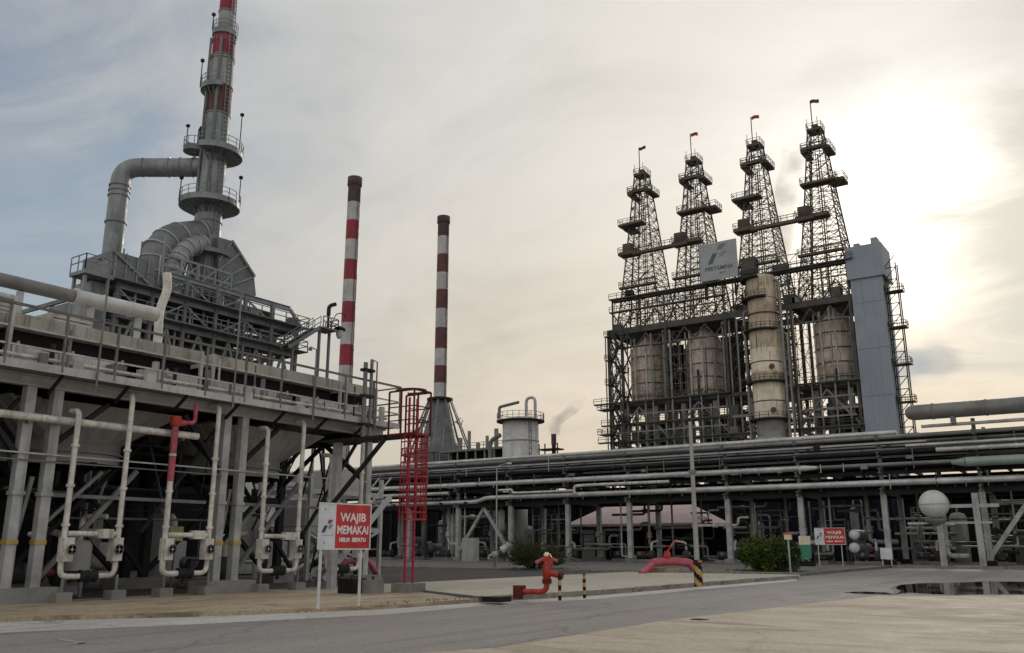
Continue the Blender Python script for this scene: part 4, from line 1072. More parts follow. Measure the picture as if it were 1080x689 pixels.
# trusswork under the top deck, and upper deck
def lattice(p, q, z0, z1, y, n, m='coker_steel', w=.3, par=None, name='truss_member'):
    for k in range(n):
        a, c = p + (q - p) * k / n, p + (q - p) * (k + 1) / n
        mem(par or t, name, (a, y, z0 if k % 2 else z1), (c, y, z1 if k % 2 else z0), w, w, m)
lattice(-100, -69.6, 49.6, DZ - 1.8, CY0, 12)
lattice(-54.4, -41.6, 49.6, DZ - 1.8, CY0, 6)
for xa, xb in ((-100, -69.6), (-54.4, -41.6)):
    mem(t, 'truss_chord', (xa, CY0, 49.5), (xb, CY0, 49.5), .4, .4, 'coker_steel')
# added near-black panels stand in for darkness behind the drums, sky gaps between
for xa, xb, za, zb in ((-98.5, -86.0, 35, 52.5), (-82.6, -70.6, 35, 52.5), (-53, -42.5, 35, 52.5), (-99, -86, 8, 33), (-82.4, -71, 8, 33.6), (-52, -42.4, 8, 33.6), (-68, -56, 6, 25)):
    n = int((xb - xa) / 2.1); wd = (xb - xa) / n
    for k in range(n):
        MB().box(xa + k * wd + .04, CY1 - .2 - .1 * (k % 2), za, xa + (k + 1) * wd - .04, CY1 + .15, zb - rnd.uniform(0, .8)).build('cladding_panel', 'shade_black', t)
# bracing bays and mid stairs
for xa, xb in ((-100, -84.6), (-84.6, -69.6), (-54.4, -41.6)):
    mem(t, 'brace', (xa, CY0, 26.2), ((xa + xb) / 2, CY0, 34.4), .35, .35, 'coker_grey')
    mem(t, 'brace', (xb, CY0, 26.2), ((xa + xb) / 2, CY0, 34.4), .35, .35, 'coker_grey')
for z0, z1 in ((26.5, 35), (35.8, 45), (45, 53)):
    for y0, y1 in ((CY0, CYM + 1), (CYM + 1, CY1)):
        mem(t, 'brace', (-100, y0, z0), (-100, y1, z1), .3, .3, 'coker_steel'); mem(t, 'brace', (-100, y1, z0), (-100, y0, z1), .3, .3, 'coker_steel')
        mem(t, 'brace', (-41.6, y0, z0), (-41.6, y1, z1), .3, .3, 'coker_steel')
for x in (-85.4, -83.8, -70.4, -68.8, -67.0, -55.2):
    mem(t, 'post', (x, CY0 + .2, 26), (x, CY0 + .2, DZ - 1.8), .35, .35, 'coker_grey')
# platforms and stairs: little railed landings stacked up the frame
def landing(x0, x1, y0, y1, z, par, m='coker_steel', hr=1.25):
    b = MB(); b.box(x0, y0, z - .15, x1, y1, z)
    railing(b, [(x0, y0, z), (x1, y0, z), (x1, y1, z), (x0, y1, z), (x0, y0, z)], hr, 1.5, .05)
    b.build('landing', m, par)
def flight(x0, x1, y, z0, z1, par, m='coker_steel'):
    for dy in (-.5, .5):
        mem(par, 'stair_stringer', (x0, y + dy, z0), (x1, y + dy, z1), .12, .32, m)
        mem(par, 'stair_rail', (x0, y + dy, z0 + 1.1), (x1, y + dy, z1 + 1.1), .08, .08, m)
    b = MB()
    for k in range(14):
        f = (k + .5) / 14; x, z = x0 + (x1 - x0) * f, z0 + (z1 - z0) * f
        b.box(x - .14, y - .5, z - .03, x + .14, y + .5, z + .03)
    b.build('stair_treads', m, par, kind='stuff')
st = thing('stair_tower', 'open zigzag stair tower on the left side of the coker frame', 'stairs', (-96.7, 187.5, 0))
for x in (-98.9, -94.6):
    for y in (186.0, 189.2): mem(st, 'post', (x, y, 0), (x, y, 55.5 if x > -96 else 52), .22, .22, 'coker_steel')
z = 22.0; k = 0
while z < 54:
    wide = 2.4 if z < 36 else 0
    landing(-99.1 - wide, -97.6, 185.6, 189.3, z, st) if k % 2 == 0 else landing(-95.9, -94.4, 185.6, 189.3, z, st)
    if z < 51: flight(*((-97.6, -95.9) if k % 2 == 0 else (-95.9, -97.6)), 186.4 + 1.2 * (k % 2), z, z + 3.0, st)
    z += 3.0; k += 1
for x0, x1, y, zz in ((-70.8, -66.4, CY0 + 2, 37), (-86.0, -83.0, CY0 + 2, 37)):
    z = zz; k = 0
    s2 = thing('stair_tower', 'zigzag stairs between the second and third derrick inside the coker frame' if x0 > -80 else 'zigzag stairs between the two left coke drums', 'stairs', ((x0 + x1) / 2, y, 35.3))
    for x in (x0, x1): mem(s2, 'post', (x, y + 1.5, 35.3), (x, y + 1.5, 53), .2, .2, 'coker_steel')
    while z < 52:
        landing(x0, x0 + 1, y - .6, y + 1.4, z, s2) if k % 2 else landing(x1 - 1, x1, y - .6, y + 1.4, z, s2)
        if z < 49: flight(x1 - 1 if k % 2 == 0 else x0 + 1, x0 + 1 if k % 2 == 0 else x1 - 1, y + .3, z, z + 2.8, s2)
        z += 2.8; k += 1
# walkways across the frame
for z, xa, xb in ((26.4, -103, -41), (30.5, -102, -70), (35.9, -104, -69), (35.9, -54.4, -41), (58.8, -99, -69), (62.2, -99, -40)):
    b = MB(); b.box(xa, CY0 - 1.5, z - .3, xb, CY0 - .4, z); railing(b, [(xa, CY0 - 1.45, z), (xb, CY0 - 1.45, z)], 1.25, 2.2, .055)
    b.build('walkway', 'coker_steel', t)
b = MB(); b.box(-99, CY0 + .2, 61.8, -41, CY0 + 1.6, 62.3); b.build('walkway', 'coker_steel', t)
for x in (-98.6, -91, -84.6, -77, -69.6, -61, -54.4, -47, -41.6):
    mem(t, 'post', (x, CY0 - .3, DZ), (x, CY0 - .3, 61.9), .35, .35, 'coker_steel')
lattice(-98.6, -69.6, DZ + .2, 58.4, CY0 - .3, 10, w=.28)
lattice(-54.4, -41.6, DZ + .2, 58.4, CY0 - .3, 5, w=.28)
lattice(-69.6, -54.4, DZ - 8, 61.4, CY0 + 2, 6, w=.28)
# the open middle bay is a web of platforms around the column
for k in range(9):
    z = 28 + k * 3.6
    landing(-69.2, -65.8, CY0 + 5, CY0 + 9, z, t)
    if k % 2: landing(-55.8, -54.8, CY0 + .6, CY0 + 4, z + 1, t)
    mem(t, 'brace', (-69.4, CY0 + 4, z), (-56, CY0 + 4, z + 3.4), .25, .25, 'coker_steel')
    mem(t, 'beam', (-69.4, CY0 + 4, z), (-54.6, CY0 + 4, z), .3, .4, 'coker_steel')
    mem(t, 'post', (-69.2, CY0 + 5, z), (-69.2, CY0 + 5, z + 3.6), .2, .2, 'coker_steel')
for xa, xb in ((-99.2, -70.2), (-53.8, -42.2)):
    x = xa
    while x < xb:
        z1 = rnd.choice((33.5, 36.5, 36.5, 45, 52.0))
        mem(t, 'front_post', (x, CY0 - .9, 22), (x, CY0 - .9, z1), .3, .3, rnd.choice(('coker_grey', 'coker_grey', 'coker_grey')))
        x += rnd.uniform(1.5, 3.2)
    for z in (24.6, 28.4, 32.6):
        mem(t, 'front_beam', (xa, CY0 - .9, z), (xb, CY0 - .9, z), .24, .3, rnd.choice(('coker_grey', 'coker_grey')))
# pipes, boxes and clutter bolted to the frame
for k in range(26):
    x = rnd.uniform(-99, -42.5); z0 = rnd.choice((26.6, 30.7, 35.9, 36.0))
    if -71 < x < -53: continue
    MB().tube((x, CY0 + rnd.uniform(.8, 2.2), z0 - 4), (x, CY0 + rnd.uniform(.8, 2.2), z0 + rnd.uniform(2, 14)), rnd.uniform(.12, .35), n=8).build('riser_pipe', rnd.choice(('dark_and_shaded_pipe', 'pipe_lagging', 'coker_grey')), t)
for k in range(16):
    x = rnd.uniform(-99, -43); z0 = rnd.choice((26.4, 30.5, 54.4, 62.3))
    s_ = rnd.uniform(.7, 1.8)
    MB().box(x - s_, CY0 - .35, z0, x + s_, CY0 + 1.5, z0 + rnd.uniform(1.2, 2.6)).build('equipment_box', rnd.choice(('coker_steel', 'coker_grey', 'shade_black')), t)
# fine scaffold webs tying the derrick bases and the drum bays together
def scaffold(par, x0, x1, y, z0, z1, nx, nz, wd=.13, m='derrick_steel'):
    b = MB()
    for i in range(nx + 1):
        x = x0 + (x1 - x0) * i / nx; b.bar((x, y, z0), (x, y, z1), wd)
    for j in range(nz + 1):
        z = z0 + (z1 - z0) * j / nz; b.bar((x0, y, z), (x1, y, z), wd)
    for i in range(nx):
        for j in range(nz):
            xa, xb = x0 + (x1 - x0) * i / nx, x0 + (x1 - x0) * (i + 1) / nx; za, zb = z0 + (z1 - z0) * j / nz, z0 + (z1 - z0) * (j + 1) / nz
            if (i + j) % 2: b.bar((xa, y, za), (xb, y, zb), wd * .8)
            else: b.bar((xb, y, za), (xa, y, zb), wd * .8)
    b.build('scaffold', m, par, kind='stuff')
scaffold(t, -98.6, -69.6, CY0 + .8, 54.6, 61.6, 14, 3)
scaffold(t, -98.6, -69.6, CY1 - .8, 54.6, 66, 12, 5)
scaffold(t, -69.6, -41.6, CY0 + .8, 55, 66, 13, 5)
scaffold(t, -69.6, -41.6, CY1 - .8, 55, 66, 13, 5)
scaffold(t, -100.2, -95.8, CY0 - .5, 36, 54, 2, 6, .14)
scaffold(t, -88.2, -81.2, CY0 + .6, 36, 52, 4, 6, .14)
scaffold(t, -73, -56, CY0 + 7, 26, 54, 7, 9, .16)
scaffold(t, -56, -51.4, CY0 + 3, 26, 52, 3, 8, .14)
scaffold(t, -99.6, -70, CY0 - .6, 35.6, 49.5, 8, 4, .08, 'coker_grey')
scaffold(t, -54, -42, CY0 - .6, 35.6, 49.5, 4, 4, .08, 'coker_grey')
scaffold(t, -100, -70, CY0 + 4, 22, 34.5, 12, 4, .16, 'coker_grey')
scaffold(t, -55, -42, CY0 + 4, 22, 34.5, 6, 4, .16, 'coker_grey')
# drums
names = ['leftmost rusty tan coke drum in the dark coker frame', 'second coke drum from the left behind the lamp post line', 'third coke drum, half hidden behind the tan fractionator', 'rightmost coke drum beside the blue grey tower']
for x, lb in zip(DX, names):
    d = thing('coke_drum', lb, 'coke drum', (x, CYM, 35.3), 'coke drums in the coker frame')
    MB().lathe((x, CYM, 0), [(1.2, 30.5), (1.4, 32.2), (4.3, 37.0), (4.3, 48.6), (3.9, 50.3), (2.6, 51.8), (1.0, 52.6), (1.0, 53.4)], 32).build('shell', 'drum_skin', d)
    for z in (37.4, 40.6, 43.8, 47.2):
        MB().lathe((x, CYM, z), [(4.3, -.12), (4.5, -.12), (4.5, .12), (4.3, .12)], 32).build('ring', 'drum_ring', d)
    for a, r in ((-115, .28), (-75, .2), (-140, .22)):
        an = math.radians(a)
        MB().tube((x + 4.6 * math.cos(an), CYM + 4.6 * math.sin(an), 35), (x + 4.6 * math.cos(an), CYM + 4.6 * math.sin(an), 52), r, n=8).build('side_pipe', 'drum_skin', d)
# derricks
def derrick(name, lb, x, side, i):
    d = thing(name, lb, 'derrick', (x, CYM, DZ), 'lattice derricks on the coker')
    H0, H1, zt = 5.9, 1.45, 97.0
    hw = lambda z: H0 + (H1 - H0) * ((z - DZ) / (zt - DZ)) ** .86
    zs = [DZ + (zt - DZ) * (1 - (1 - k / 15) ** 1.12) for k in range(16)]
    sg = ((-1, -1), (1, -1), (1, 1), (-1, 1))
    P = lambda c, z: V3((x + c[0] * hw(z), CYM + c[1] * hw(z), z))
    for c in sg:
        b = MB()
        for z0, z1 in zip(zs, zs[1:]): b.bar(P(c, z0), P(c, z1), .26)
        b.build('leg', 'derrick_steel', d)
    b = MB()
    for j, (z0, z1) in enumerate(zip(zs, zs[1:])):
        for k in range(4):
            a, c = sg[k], sg[(k + 1) % 4]
            b.bar(P(a, z1), P(c, z1), .13)
            m1 = (P(a, z1) + P(c, z1)) / 2; m0 = (P(a, z0) + P(c, z0)) / 2
            if j < 9:
                b.bar(P(a, z0), m1, .12); b.bar(P(c, z0), m1, .12)
                q0, q1 = (P(a, z0) + m1) / 2, (P(c, z0) + m1) / 2
                b.bar(q0, q1, .11); b.bar(q0, (P(a, z0) + P(a, z1)) / 2, .11); b.bar(q1, (P(c, z0) + P(c, z1)) / 2, .11)
                b.bar(q0, P(a, z1), .1); b.bar(q1, P(c, z1), .1)
                b.bar(m0, q0, .09); b.bar(m0, q1, .09); b.bar(m0, m1, .09)
                h0, h1 = (P(a, z0) + P(a, z1)) / 2, (P(c, z0) + P(c, z1)) / 2
                b.bar(h0, (h0 + h1) / 2, .08); b.bar((h0 + h1) / 2, h1, .08)
            else:
                b.bar(P(a, z0), P(c, z1), .11); b.bar(P(c, z0), P(a, z1), .11)
        if j % 2 == 0:
            b.bar(P(sg[0], z1), P(sg[2], z1), .12); b.bar(P(sg[1], z1), P(sg[3], z1), .12)
    b.build('lattice', 'derrick_steel', d, kind='stuff')
    for dx in (-.5, .5): mem(d, 'guide_rail', (x + dx, CYM, DZ), (x + dx, CYM, zt), .16, .16, 'derrick_steel')
    MB().tube((x, CYM, DZ), (x, CYM, zt - 6), .16, n=6).build('drill_stem', 'derrick_steel', d)
    for (px, py) in ((-.7, .6),):
        mem(d, 'ladder', (x + px * 5, CYM - .6 * 5.0, DZ), (x + px * 1.8, CYM - 1.2, zt - 3), .3, .2, 'derrick_steel')
    def plat(z, x0, x1, y0, y1, thick=.75):
        b = MB(); b.box(x + x0, CYM + y0, z - thick, x + x1, CYM + y1, z)
        railing(b, [(x + x0, CYM + y0, z), (x + x1, CYM + y0, z), (x + x1, CYM + y1, z), (x + x0, CYM + y1, z), (x + x0, CYM + y0, z)], 1.3, 1.4, .045)
        for cx in (x0 + .4, x1 - .4):
            b.bar((x + cx, CYM + y0 + .3, z - thick), (x + cx * .75, CYM + y0 * .6, z - thick - 1.3), .14)
        b.build('platform', 'derrick_steel', d)
    plat(97.1, -1.7, 1.7, -1.7, 1.7, .6)
    h = hw(92.6)
    plat(91.9, -h - 1.2, h + 1.0, -h - 1.2, -h + .2, .55); plat(91.5, h - .2, h + 1.6, -h - 1, h + 1, .6); plat(91.5, -h - 1.3, -h + .2, -h - 1, h + 1, .6)
    h = hw(82.8)
    if side < 0:
        plat(82.8, -h - 2.6, h * .5, -h - 1.6, -h + 1.2, .55); plat(82.6, -h - 2.4, -h + .4, -h + 1.2, h, .6)
    else:
        plat(82.8, -h - .8, h + 1.6, -h - 1.6, -h + 1.0, .55); plat(83.6, h - .6, h + 2.8, -h + 1.2, h, .7)
    h = hw(74.8)
    if side < 0: plat(74.8, -h - 1.6, -h + 3.4, -h - 1.8, -h + 1.4, .8)
    else: plat(74.9, -h - 1.6, h * .6, -h - 1.4, -h + 1.4, .9)
    MB().box(x - h - (0.6 if side < 0 else 1), CYM - h - 1, 75.0, x - h + 1.6, CYM - h + 1, 77.2).build('winch_house', 'derrick_steel', d)
    plat(65.5, -hw(65.5) - .6, hw(65.5) + .6, -hw(65.5) - 1, -hw(65.5) + .2, .5)
    MB().box(x - .7, CYM - .7, 97.2, x + .7, CYM + .7, 98.3).build('crown_block', 'derrick_steel', d)
    rod(d, 'flagpole', (x - .6, CYM, 97.2), (x - .6, CYM, 105.0), .12, 'derrick_steel')
    b = MB(); vs = []
    for k in range(7):
        f = k / 6; yy = .22 * math.sin(f * 6 + i)
        vs += [(x - .5 + 1.9 * f, CYM + yy, 104.2 - .25 * f * (i % 2)), (x - .5 + 1.9 * f, CYM + yy, 105.1 - .2 * f * (i % 2))]
    b.add(vs, [(2 * k, 2 * k + 2, 2 * k + 3, 2 * k + 1) for k in range(6)], True)
    b.add([(vx_, vy_ + .03, vz_) for vx_, vy_, vz_ in vs], [(2 * k + 1, 2 * k + 3, 2 * k + 2, 2 * k) for k in range(6)], True)
    b.build('flag', 'soot' if i in (0, 3) else 'flag_red', d)
    for dx in (.8, -1.6): rod(d, 'lightning_rod', (x + dx, CYM - 1, 97.2), (x + dx, CYM - 1, 100), .07, 'derrick_steel')
dl = ['leftmost lattice derrick with a flag on top', 'second lattice derrick from the left, behind the white board', 'third lattice derrick from the left, above the tan column', 'rightmost lattice derrick with a dark flag, nearest the sun']
for i, x in enumerate(DX): derrick('derrick', dl[i], x, -1 if i % 2 == 0 else 1, i)
for xa, xb, lb in ((DX[0] + 1, DX[1] - 1, 'railed catwalk linking the two left derricks'), (DX[2] + 1, DX[3] - 1, 'railed catwalk linking the two right derricks')):
    h = 4.2
    b = thing('catwalk', lb, 'walkway', ((xa + xb) / 2, CYM - 4.6, 74))
    MB().box(xa - 2, CYM - 5.3, 73.6, xb, CYM - 4.0, 74.3).build('deck', 'derrick_steel', b)
    r_ = MB(); railing(r_, [(xa - 2, CYM - 5.25, 74.3), (xb, CYM - 5.25, 74.3)], 1.3, 1.4, .06); r_.build('railing', 'derrick_steel', b)
# steam behind the right hand derricks
plume('steam', 'pale steam rising between the third and fourth derricks', [((*onY(824, 290, 206),), 1.8), ((*onY(825, 262, 206),), 2.2), ((*onY(826, 235, 206),), 3.2), ((*onY(830, 208, 206),), 3.6), ((*onY(834, 180, 206),), 4.2), ((*onY(842, 155, 206),), 3.5)], .13, (.8, .78, .74), .16)
# fractionator column in front of the frame
FX, FY, FR = onY(806, 350, 184).x, 184.0, 3.3
t = thing('fractionator_column', 'fat tan distillation column with dark ring platforms before the coker', 'column', (FX, FY, 0))
secs = [(0, 24, 'fireproofing', 3.5), (24, 28.2, 'coker_grey', 3.0), (28.2, 35.6, 'column_clean', 3.3), (36.2, 38.0, 'column_skin', 3.4), (38.0, 43.2, 'column_clean', 3.3), (43.2, 47.6, 'column_skin', 3.3), (47.6, 54.5, 'column_skin', 3.1), (54.5, 59.0, 'column_skin', 3.25)]
for z0, z1, m, r in secs:
    MB().tube((FX, FY, z0), (FX, FY, z1), r, n=32).build('shell_section', m, t)
MB().lathe((FX, FY, 0), [(3.25, 59.0), (2.9, 59.7), (1.5, 60.2), (0, 60.3)], 32).build('head', 'column_skin', t)
MB().tube((FX, FY, 35.6), (FX, FY, 36.2), 3.35, n=32).build('shell_section', 'column_skin', t)
for z, a0, a1 in ((28.0, 0, 360), (36.0, 180, 380), (47.4, 150, 330), (54.6, 150, 300), (59.2, 150, 280)):
    b = MB(); b.ringdeck((FX, FY), 3.1, 4.4, z - .35, z, a0, a1, 24)
    n = 14; pr = None
    for k in range(n + 1):
        an = math.radians(a0 + (a1 - a0) * k / n); p = V3((FX + 4.35 * math.cos(an), FY + 4.35 * math.sin(an), z)); b.bar(p, p + V3((0, 0, 1.2)), .09)
        if pr:
            for h in (.6, 1.2): b.bar(pr + V3((0, 0, h)), p + V3((0, 0, h)), .08)
        pr = p
    b.build('ring_platform', 'dark_and_shaded_steel', t)
for z in (31.7, 40.2, 51): MB().lathe((FX, FY, z), [(3.3, -.1), (3.38, -.1), (3.38, .1), (3.3, .1)], 32).build('band', 'band_rust', t)
for z, a in ((29.6, -60), (38.9, -55)):
    an = math.radians(a)
    MB().tube((FX + 3.1 * math.cos(an), FY + 3.1 * math.sin(an), z), (FX + 3.8 * math.cos(an), FY + 3.8 * math.sin(an), z), .55, n=12).build('manway', 'band_rust', t)
for dx, r, z0, z1 in ((4.2, .35, 10, 58), (-4.0, .3, 8, 52), (5.2, .22, 10, 46)):
    MB().path([(FX + dx, FY - 1, z0), (FX + dx, FY - 1, z1), (FX + dx * .7, FY - .6, z1 + .6)], r, 8, .6).build('side_pipe', 'pipe_lagging', t)
# blue grey clad tower
tx0, tx1 = -41.0, -34.6
t = thing('lift_tower', 'smooth blue grey clad tower at the right end of the coker', 'tower', ((tx0 + tx1) / 2, 193, 0))
zs = [0, 12, 22, 32, 42, 52, 57.4]
for z0, z1 in zip(zs, zs[1:]):
    for k in range(3):
        xa = tx0 + (tx1 - tx0) * k / 3
        MB().box(xa + .01, 189.5, z0 + .03, xa + (tx1 - tx0) / 3 - .01, 189.9, z1 - .03).build('cladding_panel', 'tower_cladding', t)
MB().box(tx0 + .02, 189.85, 0, tx1 - .02, 197, 57.4).build('core', 'tower_cladding', t)
MB().box(tx0 - .5, 189.0, 57.4, tx1 + .6, 197.6, 64.6).build('machine_room', 'tower_cladding', t)
MB().box(tx0 + 1.2, 190, 64.6, tx0 + 2.4, 192, 65.5).build('roof_vent', 'tower_cladding', t)
MB().box(tx1 - 1.6, 190, 64.6, tx1 - .3, 193, 66.2).build('roof_vent', 'tower_cladding', t)
t2 = thing('ladder_tower', 'thin dark caged ladder frame up the right side of the blue grey tower', 'ladder', (-32.6, 191, 0))
for x in (-34.3, -31.9):
    for y in (190.4, 192.4): mem(t2, 'post', (x, y, 0), (x, y, 61.5 if x < -33 else 60), .22, .22, 'dark_and_shaded_steel')
z = 20.0; k = 0
while z < 60:
    mem(t2, 'tie', (-34.3, 190.4, z), (-31.9, 190.4, z), .16, .16, 'dark_and_shaded_steel')
    mem(t2, 'brace', (-34.3, 190.4, z), (-31.9, 190.4, z + 2.6), .14, .14, 'dark_and_shaded_steel')
    if k % 3 == 1: landing(-34.4, -31.0, 189.6, 192.4, z, t2)
    z += 2.6; k += 1
# white board with emblem on the frame
bx0, bx1, bz0, bz1, by = -74.4, -65.2, 62.4, 71.6, 188.4
t = thing('sign_board', 'big pale square company board high on the coker frame', 'sign', ((bx0 + bx1) / 2, by, bz0))
for i in range(4):
    for j in range(3):
        w_, h_ = (bx1 - bx0) / 4, (bz1 - bz0) / 3
        MB().box(bx0 + i * w_ + .01, by, bz0 + j * h_ + .01, bx0 + (i + 1) * w_ - .01, by + .25, bz0 + (j + 1) * h_ - .01).build('panel', 'board_grey', t)
for x in (bx0 + 1, bx1 - 1): mem(t, 'post', (x, by + .6, 58), (x, by + .6, bz1 - .4), .4, .4, 'dark_and_shaded_steel')
def emblem(par, o, ux, uz, un, s, mats=('emblem_blue', 'emblem_red', 'emblem_green')):
    for nm, m, pts in (('blue_mark', mats[0], ((0, 0), (.45, 0), (.95, .95), (.5, .95))), ('red_mark', mats[1], ((.95, 1.25), (1.45, 1.25), (1.85, 1.75), (1.15, 1.75))), ('green_mark', mats[2], ((1.05, .55), (1.5, .55), (1.85, 1.1), (1.35, 1.1)))):
        P_ = [o + ux * (a * s) + uz * (b_ * s) for a, b_ in pts]
        vs = P_ + [p + un * .02 for p in P_]
        MB().add(vs, [(3, 2, 1, 0), (4, 5, 6, 7), (0, 1, 5, 4), (1, 2, 6, 5), (2, 3, 7, 6), (3, 0, 4, 7)]).build(nm, m, par)
emblem(t, V3((bx0 + 2.0, by - .004, bz0 + 4.0)), V3((1, 0, 0)), V3((0, 0, 1)), V3((0, -1, 0)), 2.6, ('board_blue', 'board_red', 'board_green'))
rotF = Matrix(((1, 0, 0), (0, 0, -1), (0, 1, 0)))
lettering(t, 'PERTAMINA', ((bx0 + bx1) / 2 + .1, by - .03, bz0 + 2.75), 1.35, 'board_blue', rotF, squeeze=.95, bold=.03)
lettering(t, 'RU II', ((bx0 + bx1) / 2 + .9, by - .03, bz0 + 1.5), .7, 'board_blue', rotF, squeeze=.9, bold=.015)
MB().box(-64.6, 189, 62.6, -61.5, 192, 66.6).build('control_cabin', 'coker_steel', coker)
# ------------------------------------------------------------------ long pipe rack
RY0, RY1 = 90.0, 97.5
t = rack = thing('pipe_rack', 'very long dark steel pipe rack on concrete legs across the whole site', 'pipe rack', (-40, RY0, 0))
RX = [14.4, 6.2, -2.0, -10.0, -18.4, -26.3, -33.9, -45.4, -53.4, -61.5, -69.6, -77.7, -85.8, -94, -102, -110, -118, -126]
for i, x in enumerate(RX):
    for y in (RY0, RY1):
        o = mem(t, 'column', (x, y, .5), (x, y, 6.6), .5, .5, 'fireproofing')
        MB().box(x - .5, y - .5, -.02, x + .5, y + .5, .52).build('pedestal', 'black_paint' if -30 < x < 0 else 'old_concrete', t)
        mem(t, 'post', (x, y, 6.6), (x, y, 12.1 if x < -14 else 13.2), .32, .32, 'grey_steel')
    for z in (6.85, 8.75, 10.3, 11.9):
        mem(t, 'cross_beam', (x, RY0 - 1.0, z), (x, RY1 + .6, z), .3, .46, 'grey_steel', 'ibeam')
    if x in (-10.0, 6.2, -61.5, -94, -118):
        x2 = x + (RX[i - 1] - x if i else 8) * .5
        xm = (x + RX[i + 1]) / 2 if i + 1 < len(RX) else x - 4
        if x > -5 or x == -10.0:
            mem(t, 'brace', (x, RY0, .8), (x + 4.1, RY0, 6.4), .38, .38, 'fireproofing')
        else:
            mem(t, 'brace', (x, RY0, .9), (xm, RY0, 6.4), .34, .34, 'fireproofing'); mem(t, 'brace', (RX[i + 1] if i + 1 < len(RX) else x - 8, RY0, .9), (xm, RY0, 6.4), .34, .34, 'fireproofing')
for y in (RY0 - .05, RY1):
    for z, h in ((6.75, .5), (8.6, .36), (10.2, .3), (11.8, .3)):
        mem(t, 'girder', (-128, y, z), (18, y, z), .3, h, 'dark_and_shaded_steel', 'ibeam')
# intermediate beams, cable trays
for k in range(36):
    x = 12 - k * 4.0
    mem(t, 'pipe_support', (x, RY0 - .9, 8.78), (x, RY1, 8.78), .14, .26, 'dark_and_shaded_steel')
    mem(t, 'pipe_support', (x, RY0 - .9, 7.1), (x, RY1, 7.1), .14, .26, 'dark_and_shaded_steel')
mem(t, 'cable_tray', (-128, RY0 - .55, 11.35), (-14, RY0 - .55, 11.35), .5, .16, 'light_steel')
mem(t, 'cable_tray', (-128, RY0 - .55, 10.75), (18, RY0 - .55, 10.75), .5, .14, 'grey_steel')
mem(t, 'walkway', (-128, RY1 - 1, 12.2), (18, RY1 - 1, 12.2), 1.2, .1, 'dark_and_shaded_steel')
for k in range(62):                        # hangers, clips and small uprights along the front edge
    x = 14 - k * 2.1 + rnd.uniform(-.3, .3); z0 = rnd.choice((7.0, 8.8, 9.6, 10.4)); h_ = rnd.choice((.5, .8, 1.4, 1.9))
    mem(t, 'hanger', (x, RY0 - .98, z0), (x, RY0 - .98, z0 + h_), .07, .09, rnd.choice(('grey_steel', 'dark_and_shaded_steel', 'light_steel')))
for k in range(26):
    x = 8 - k * 4.6 + rnd.uniform(-1, 1); z0 = rnd.choice((9.75, 10.9, 8.95)); s_ = rnd.uniform(.2, .5)
    MB().box(x - s_, RY0 - 1.02, z0, x + s_, RY0 - .75, z0 + rnd.uniform(.25, .6)).build('valve_box', rnd.choice(('dark_and_shaded_steel', 'grey_steel', 'pipe_lagging')), t)
# pipes: distinct ones first
def rackpipe(lb, x0, x1, y, z, r, m, group=None, ring=0.0, ringm=None):
    o = MB().tube((x0, y, z), (x1, y, z), r, n=14).build('pipe', m, label=lb, cat='pipe', group=group)
    if ring:
        b = MB(); x = min(x0, x1) + .5
        while x < max(x0, x1):
            b.lathe((x, y, z), [(r, -.06), (r + .035, -.06), (r + .035, .06), (r, .06)], 14, axis='x'); x += ring
        b.build('cladding_bands', ringm or m, o, kind='stuff')
    return o
rackpipe('highest pale insulated pipe along the front top edge of the long pipe rack', -128, -16.6, RY0 - .2, 12.35, .22, 'pipe_silver', ring=3)
o = rackpipe('thick pale insulated pipe along the middle tier of the long pipe rack', -128, -25.4, RY0 - .75, 9.32, .29, 'pipe_silver', ring=2.6)
MB().tube((-25.4, RY0 - .75, 9.32), (-24.2, RY0 - .75, 9.32), .29, .18, n=14).build('reducer', 'pipe_silver', o)
MB().tube((-24.2, RY0 - .75, 9.32), (18, RY0 - .75, 9.32), .18, n=12).build('thin_run', 'pipe_lagging', o)
rackpipe('thick pale insulated pipe along the lowest tier front of the pipe rack', -62.5, 18, RY0 - .75, 7.6, .29, 'pipe_silver', ring=2.2)
o = MB().path([(-62.4, RY0 - .75, 7.6), (-64.8, RY0 - .75, 7.6), (-66.4, RY0 - .2, 7.2), (-128, RY0 - .2, 7.2)], .27, 12, 1.0).build('pipe', 'pipe_silver', label='pale lower pipe that kinks behind the red ladder on the pipe rack', cat='pipe')
rackpipe('white pipe of the second tier ending behind the striped rack posts at left', -128, -70.5, RY0 - .9, 8.35, .22, 'pipe_silver', ring=4)
# the big capped pipe at top right
o = MB().path([(18, RY0 - 1.6, 13.75), (-14.6, RY0 - 1.6, 13.9)], .72, 20).build('pipe', 'pipe_lagging', label='largest grey pipe high at the right end with a rounded blind end', cat='pipe')
MB().lathe((-14.6, RY0 - 1.6, 13.9), [(.72, 0), (.62, -.45), (.36, -.75), (0, -.85)], 20, axis='x').build('end_cap', 'pipe_lagging', o)
for x in (-11.4, -4, 4, 12):
    MB().box(x - .2, RY0 - 2.0, 12.6, x + .2, RY0 - 1.2, 13.3).build('saddle', 'grey_steel', o)
for k in range(7): MB().lathe((-13 + k * 4.4, RY0 - 1.6, 13.9 - k * .02), [(.72, -.08), (.77, -.08), (.77, .08), (.72, .08)], 20, axis='x').build('band', 'pipe_lagging', o)
rackpipe('thin silver pipe just beneath the largest pipe at top right', -14.2, 18, RY0 - 1.2, 12.62, .16, 'pipe_silver')
rackpipe('thin white pipe halfway up the right part of the rack', -15.8, 18, RY0 - 1.0, 10.95, .13, 'pipe_silver')
rackpipe('silver pipe above the greenish one at the right of the rack', -13.2, 18, RY0 - 1.15, 10.4, .2, 'pipe_silver', ring=2)
